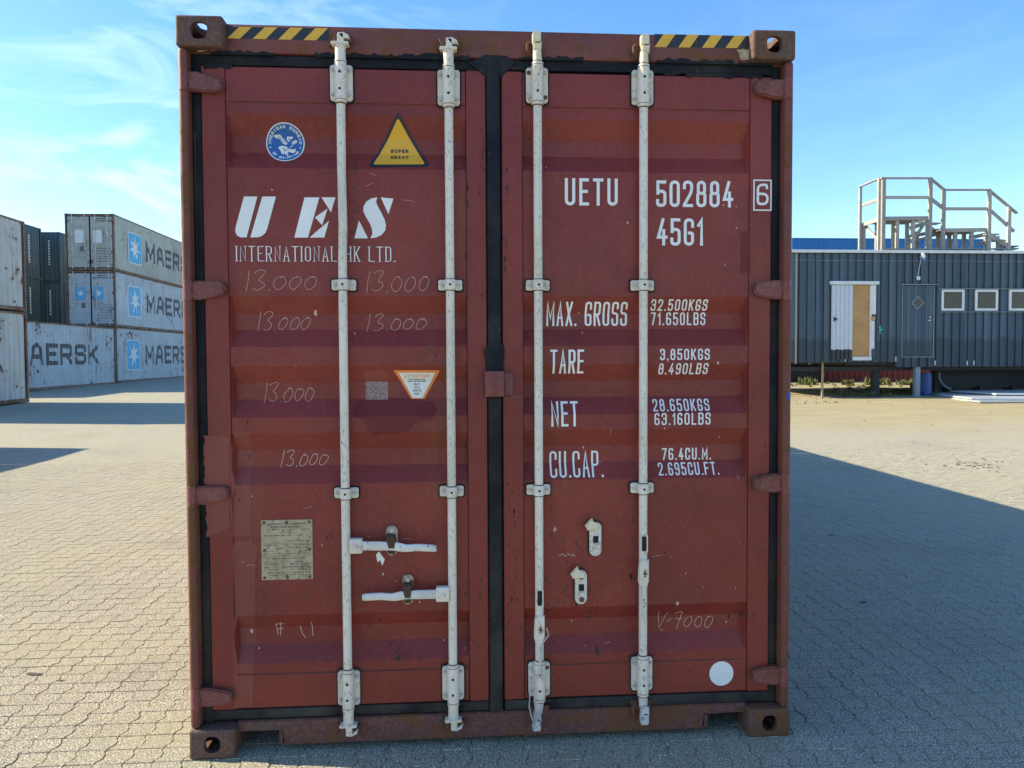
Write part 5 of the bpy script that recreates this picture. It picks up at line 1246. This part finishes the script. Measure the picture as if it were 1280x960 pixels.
# cable, lamp, corner strip
zc = C(1130, 326)[1]; b = B(); pts = [(cx0 + i * (cx1 - cx0) / 26, YC - .035, zc + rnd.uniform(-.008, .008) - (i / 26) * .02) for i in range(27)]; b.tube(pts, .008, 6); b.link('cable', M['trim_grey'], cabin)
x, z = C(1150.5, 321); b = B(); b.cyl((x - .02, YC - .14, z + .12), (x + .03, YC - .14, z - .06), .065, n=12, bev=.02); b.box(x - .04, x + .07, YC - .15, YC - .024, z - .03, z + .03, bev=.01); lamp = b.link('outdoor_lamp', M['trim_white'], cabin)
b = B(); b.cyl((x + .045, YC - .12, z - .02), (x + .05, YC - .12, z - .13), .05, n=12); b.link('lamp_glass', simple('blue_lamp_glass', (.05, .25, .55), .2), lamp)
x2, z2 = C(1146.5, 348); b = B(); b.box(x2 - .055, x2 + .06, YC - .09, YC - .024, z2 - .06, z2 + .06, bev=.01); b.tube([(x, YC - .035, z - .05), (x2, YC - .035, z2 + .06)], .010, 6); b.link('junction_box', M['trim_white'], cabin)
x, _ = C(994.5, 380); b = B(); b.box(x - .025, x + .025, YC - .050, YC - .026, cz_bl - .03, cz_top - .08, bev=.004); b.link('corner_strip', simple('beige_strip', (.42, .36, .28), .6), cabin)
for u, v, h in ((1056, 448, .14), (1119, 448, .14), (1168, 453, .14), (1208, 453, .14), (1216.5, 453, .14)):
    x, z = C(u, v); b = B(); b.box(x - .016, x + .016, YC - .042, YC - .024, z - .10, z + .06, bev=.003); b.link('bracket', M['trim_white'], cabin)
# supports under the cabin
gC = ground_h(21.5)
for u, w, yv, zt_ in ((1106, .22, YC + .6, cz_bl), (1148, .17, YC + .10, cz_br), (1205, .25, YC + 1.5, cz_br), (1330, .25, YC + .8, cz_br), (1020, .16, YC + 2.2, cz_bl)):
    x = C(u, 470)[0]; b = B(); b.box(x - w / 2, x + w / 2, yv - w / 2, yv + w / 2, gC + .02, zt_ + .04, bev=.01); b.box(x - w * .8, x + w * .8, yv - w * .8, yv + w * .8, gC, gC + .03, bev=.01); b.link('support', M['dark_steel'] if u != 1148 else M['trim_grey'], cabin)
x = C(1033, 470)[0]; b = B(); b.box(x - .03, x + .03, YC + .25, YC + .31, gC, cz_bl + .04, bev=.005); b.link('timber_prop', simple('raw_prop_wood', (.36, .28, .17), .8), cabin)
for yy in (YC + .35, YC + 5.8):
    b = B(); b.box(cx0 + .1, cx1 - .1, yy, yy + .12, cz_br - .12, cz_br + .028); b.link('floor_beam', M['dark_steel'], cabin)
b = B(); b.box(C(1060, 470)[0], xstep, YC + .12, YC + .26, cz_bl - .10, cz_bl + .02, bev=.01); b.link('floor_beam', M['dark_steel'], cabin)
# dark boxes added to stand for the shade under the right hand part
xc = at_y(1172, 470, YC + 1.4)[0]
b = B(); b.box(xc, cx1 - .2, YC + 1.4, YC + 1.7, gC + .22, cz_br + .02, bev=.02)
for q in range(6): b.box(xc + .3 + q * 1.2, xc + .5 + q * 1.2, YC + 1.3, YC + 1.8, gC + .01, gC + .3, bev=.01)
b.link('under_cabin_shade', M['dark_steel'], cabin)
x = at_y(1196, 470, YC + 1.1)[0]; b = B(); b.tube([(x + .55 * math.cos(math.radians(a)), YC + 1.25, gC + .75 + .55 * math.sin(math.radians(a))) for a in range(175, 262, 12)], .035, 8); b.link('mudguard_rim', M['trim_grey'], cabin)
x = at_y(1157, 469, YC + .6)[0]; drum = B(); drum.cyl((x, YC + .6, gC + .02), (x, YC + .6, gC + .80), .19, n=24, bev=.03)
for zz in (.3, .55): drum.cyl((x, YC + .6, gC + zz - .012), (x, YC + .6, gC + zz + .012), .198, n=24)
prop(drum.link('barrel', M['drum_blue'], None), 'blue plastic drum standing beside the grey support under the cabin', 'barrel')

# ------------------------------------------------------------------ timber stairs and platform on the roof
def wood():
    k = NT('weathered_timber'); oi = k.n('ShaderNodeObjectInfo')
    c = k.mix(oi.outputs['Random'], (0.32, 0.305, 0.28), (0.46, 0.43, 0.38)); c = k.mix(k.math('MULTIPLY', k.mapr(k.noise(10, 6, .7), .4, .7), .5), c, (0.15, 0.125, 0.10))
    k.col(c); k.rough(.85); k.bump(k.noise(60, 4, .6), .3, .003); return k.m
M['wood'] = wood()
st = empty('roof_platform', (C(1130, 313)[0], YC + .6, cz_top), 'weathered timber platform and stairs with handrails standing on the cabin roof', 'wooden stairs')
YP = YC + .22
def PP(cx, cy, y=YP): x, z = at_y(1060 + cx / 5.818, 210 + cy / 5.818, y); return Vector((x, y, z))
def post(cx, top, w=.10, y=YP, bot=None):
    p = PP(cx, top, y); b = B(); b.box(p.x - w / 2, p.x + w / 2, y - .045, y + .045, cz_top + .002 if bot is None else PP(cx, bot, y).z, p.z, bev=.006); b.link('post', M['wood'], st)
def rail(a, c_, w=.045, h=.095, ya=YP, yb=None, name='handrail'):
    yb = ya if yb is None else yb; p, q = PP(*a, ya), PP(*c_, yb); b = B(); b.bar(p, q, w, h, bev=.006); b.link(name, M['wood'], st)
YL = YP + 1.25
post(90, 135, .09, YL); post(114, 400, .11, YL); post(228, 78, .10, YP + .10); post(259, 78, .13); post(600, 78, .12); post(696, 160, .12); post(1029, 165, .12); post(1172, 280, .12)
rail((84, 137), (232, 73), .10, .05, YL, YP + .1); rail((98, 272), (224, 228), .045, .11, YL, YP + .12); rail((236, 74), (606, 74), .12, .05); rail((270, 214), (588, 214), .045, .10)
rail((596, 72), (700, 160), .12, .05); rail((690, 159), (1032, 159), .12, .05); rail((606, 226), (690, 292), .045, .12, YP + .02); rail((706, 297), (1018, 297), .045, .105); rail((1022, 158), (1228, 330), .12, .055); rail((1036, 308), (1208, 462), .045, .11, YP + .02)
# upper deck
zt = PP(400, 352).z; zu = PP(700, 437).z
p0, p1 = PP(270, 352), PP(585, 352)
n = 9
for i in range(n):
    y = YP + .06 + i * .145; xl = p0.x + (PP(110, 400, YL).x - p0.x) * i / (n - 1)
    b = B(); b.box(xl, p1.x, y, y + .135, zt - .035, zt, bev=.005); b.link('deck_board', M['wood'], st)
rail((270, 368), (590, 364), .045, .13, YP + .02, name='deck_joist'); rail((268, 390), (590, 384), .045, .12, YP + 1.1, name='deck_joist'); rail((112, 410), (228, 374), .045, .13, YL, YP + .1, name='deck_joist')
for cx, y in ((330, YP + .9), (358, YP + .08), (430, YP + .9), (474, YP + .08), (578, YP + .08), (210, YP + 1.0)): post(cx, 385, .11, y)
rail((130, 425), (232, 540), .045, .10, YL, YP + .5, name='brace'); rail((570, 380), (440, 580), .045, .10, YP + .5, name='brace'); rail((496, 525), (700, 470), .045, .08, YP + .8, name='brace')
# lower deck
p0, p1 = PP(712, 437), PP(1012, 437)
for i in range(7):
    y = YP + .06 + i * .145; b = B(); b.box(p0.x, p1.x, y, y + .135, zu - .035, zu, bev=.005); b.link('deck_board', M['wood'], st)
rail((712, 453), (1012, 449), .045, .13, YP + .02, name='deck_joist'); rail((600, 478), (798, 474), .045, .13, YP + .7, name='deck_joist')
for cx, y in ((736, YP + .9), (779, YP + .08), (843, YP + .9), (898, YP + .08), (1004, YP + .9), (655, YP + .8), (500, YP + 1.1)): post(cx, 462, .12 if cx < 900 else .11, y)
# treads between the levels and down to the roof
for cx0_, cx1_, cy, y in ((600, 676, 395, YP + .7), (598, 690, 440, YP + .55), (1012, 1104, 475, YP + .45), (1060, 1165, 520, YP + .3), (1150, 1244, 562, YP + .2), (1100, 1244, 580, YP + .5)):
    a, c_ = PP(cx0_, cy, y), PP(cx1_, cy, y)
    for q in range(2): b = B(); b.box(a.x, c_.x, y + q * .15, y + q * .15 + .14, a.z - .045, a.z, bev=.005); b.link('tread', M['wood'], st)
rail((600, 440), (700, 505), .045, .16, YP + .9, name='stringer'); rail((880, 510), (1010, 480), .045, .13, YP + .7, name='stringer'); rail((1020, 480), (1190, 590), .045, .16, YP + .35, name='stringer'); rail((930, 560), (1100, 500), .045, .09, YP + .9, name='stringer'); rail((450, 440), (560, 400), .045, .14, YP + 1.0, name='stringer'); rail((440, 500), (600, 470), .045, .12, YP + 1.1, name='stringer')
for cx in (1090, 1120): post(cx, 520, .10, YP + .4)
rail((262, 590), (1235, 588), .10, .045, YP + .02, name='sole_plate')

# ------------------------------------------------------------------ sheets lying on the ground
def sheet(label, pts, z, th, mat, group):
    o_ = B(); t = bmesh.new(); vs = [t.verts.new((p[0], p[1], z)) for p in pts]; f = t.faces.new(vs); f.normal_update()
    if f.normal.z < 0: f.normal_flip()
    r = bmesh.ops.extrude_face_region(t, geom=[f]); bmesh.ops.translate(t, vec=(0, 0, th), verts=[e for e in r['geom'] if isinstance(e, bmesh.types.BMVert)]); bmesh.ops.recalc_face_normals(t, faces=t.faces)
    o_.merge(t); prop(o_.link('wall_panel', mat, None), label, 'building panel', group)
def ribbed(name, c):
    k = NT(name); k.col(k.mix(k.mapr(k.noise(4, 5, .6), .3, .7), tuple(v * .8 for v in c), c)); k.rough(.35); k.b.inputs['Metallic'].default_value = .25
    return k.m
M['panel'] = ribbed('pale_steel_panel', (.62, .66, .70))
gs = ground_h(19.5)
def GP(u, v, z):
    d = sight(u, v); t = (z - CAM.z) / d.z; p = CAM + d * t; return (p.x, p.y)
sheet('pale steel panel, lowest of the pile lying on the dirt before the cabin', [GP(1168, 497, gs), GP(1225, 503.5, gs), GP(1420, 503, gs), GP(1420, 494, gs)], gs + .01, .045, M['panel'], 'panels piled on the dirt')
sheet('pale steel panel, middle one of the pile lying on the dirt', [GP(1150, 490.5, gs + .1), GP(1215, 498.5, gs + .1), GP(1420, 499, gs + .1), GP(1420, 490, gs + .1)], gs + .075, .05, M['panel'], 'panels piled on the dirt')
sheet('pale steel panel, topmost of the pile lying on the dirt', [GP(1188, 488, gs + .2), GP(1245, 492, gs + .2), GP(1420, 492.5, gs + .2), GP(1420, 486, gs + .2)], gs + .16, .05, M['panel'], 'panels piled on the dirt')
b = B()
for u, v in ((1190, 497), (1240, 499), (1300, 499)):
    x, y = GP(u, v - 3, gs); b.box(x - .5, x + .5, y + .2, y + .3, gs + .055, gs + .075)

# ------------------------------------------------------------------ weeds, debris
def leafm(name, a, c):
    k = NT(name); k.col(k.mix(k.noise(8, 4, .6), a, c)); k.rough(.7); k.b.inputs['Transmission Weight'].default_value = 0.0; return k.m
M['weed'] = leafm('weed_leaves', (.06, .09, .02), (.16, .17, .05))
def weeds(name, label, spots, seed):
    r = random.Random(seed); bm = bmesh.new()
    for (x, y, s, n) in spots:
        z = ground_h(y)
        for i in range(n):
            a = r.uniform(0, 6.28); q = r.uniform(0, s * .8); bx, by = x + q * math.cos(a), y + q * math.sin(a); h = s * r.uniform(.4, 1.1); ln_ = r.uniform(.1, .6) * s; w = s * .06
            a2 = r.uniform(0, 6.28); dx, dy = math.cos(a2), math.sin(a2)
            v = [bm.verts.new(p) for p in ((bx - dy * w, by + dx * w, z), (bx + dy * w, by - dx * w, z), (bx + dx * ln_ * .5 + dy * w * 1.4, by + dy * ln_ * .5 - dx * w * 1.4, z + h * .6), (bx + dx * ln_, by + dy * ln_, z + h), (bx + dx * ln_ * .5 - dy * w * 1.4, by + dy * ln_ * .5 + dx * w * 1.4, z + h * .6))]
            bm.faces.new(v)
    me = bpy.data.meshes.new(name); bm.to_mesh(me); bm.free(); prop(link(name, me, M['weed']), label, kind='stuff')
sp = []; r = random.Random(2)
for i in range(46):
    u = r.uniform(1040, 1180); x, y = GP(u, r.uniform(487, 496), .2); sp.append((x, y, r.uniform(.06, .24), 18))
for u in (1006, 1010, 1015, 1056, 1060, 1084, 1090, 1096, 1108, 1126, 1000, 1140): x, y = GP(u, 481, .27); sp.append((x, y, r.uniform(.18, .42), 40))
for i in range(40): x, y = GP(r.uniform(985, 1290), r.uniform(480, 484), .27); sp.append((x, y, r.uniform(.08, .2), 22))
weeds('weeds', 'weeds and grass growing under and behind the cabin', sp, 5)
# stains on the paving
k = NT('dark_stain'); k.col((.075, .065, .055)); k.rough(.9); M['stain'] = k.m
for pts in ([(31, 842), (37, 840), (45, 841), (54, 842), (46, 844), (36, 843.5)], [(68, 850), (76, 849.5), (82, 850), (76, 851.5)], [(1072, 752), (1080, 751), (1084, 753), (1078, 755)], [(1036, 668), (1042, 668), (1041, 669.5), (1036, 669.5)], [(1257, 673), (1260, 673), (1259, 675)]):
    bm = bmesh.new(); bm.faces.new([bm.verts.new((*GP(u, v, .0030), .0032)) for u, v in ragged(pts, 2, .3, 5)]); bmesh.ops.recalc_face_normals(bm, faces=bm.faces)
    me = bpy.data.meshes.new('stain'); bm.to_mesh(me); bm.free(); link('stain', me, M['stain'], ground)
# broken paving and debris in the dirt
M['debris'] = simple('dark_soil_clods', (.13, .105, .075), .95, var=.4, sc=20, bump=.5)
def clods(name, label, cu, cv, su, sv, n, seed, smax):
    r = random.Random(seed); bm = bmesh.new()
    for i in range(n):
        u, v = r.gauss(cu, su), r.gauss(cv, sv); 
        if v < 470: continue
        x, y = GP(u, v, ground_h(12) if v < 560 else 0); s = smax * r.uniform(.2, 1) ** 2
        t = bmesh.ops.create_icosphere(bm, subdivisions=1, radius=s); vs = t['verts']
        for w in vs: w.co = Vector((w.co.x * r.uniform(.7, 1.5) + x, w.co.y * r.uniform(.7, 1.3) + y, w.co.z * r.uniform(.3, .6) + ground_h(y) + s * .1))
    me = bpy.data.meshes.new(name); bm.to_mesh(me); bm.free(); prop(link(name, me, M['debris']), label, kind='stuff')
clods('soil_clods', 'dark clods and broken paving in a worn patch of the dirt', 1220, 581, 22, 3.2, 80, 1, .030)
clods('soil_clods', 'loose clods near the cabin end', 1022, 503, 22, 3.5, 110, 2, .05)
clods('small_stones', 'loose stones scattered over the dirt', 1140, 530, 90, 22, 160, 3, .022)
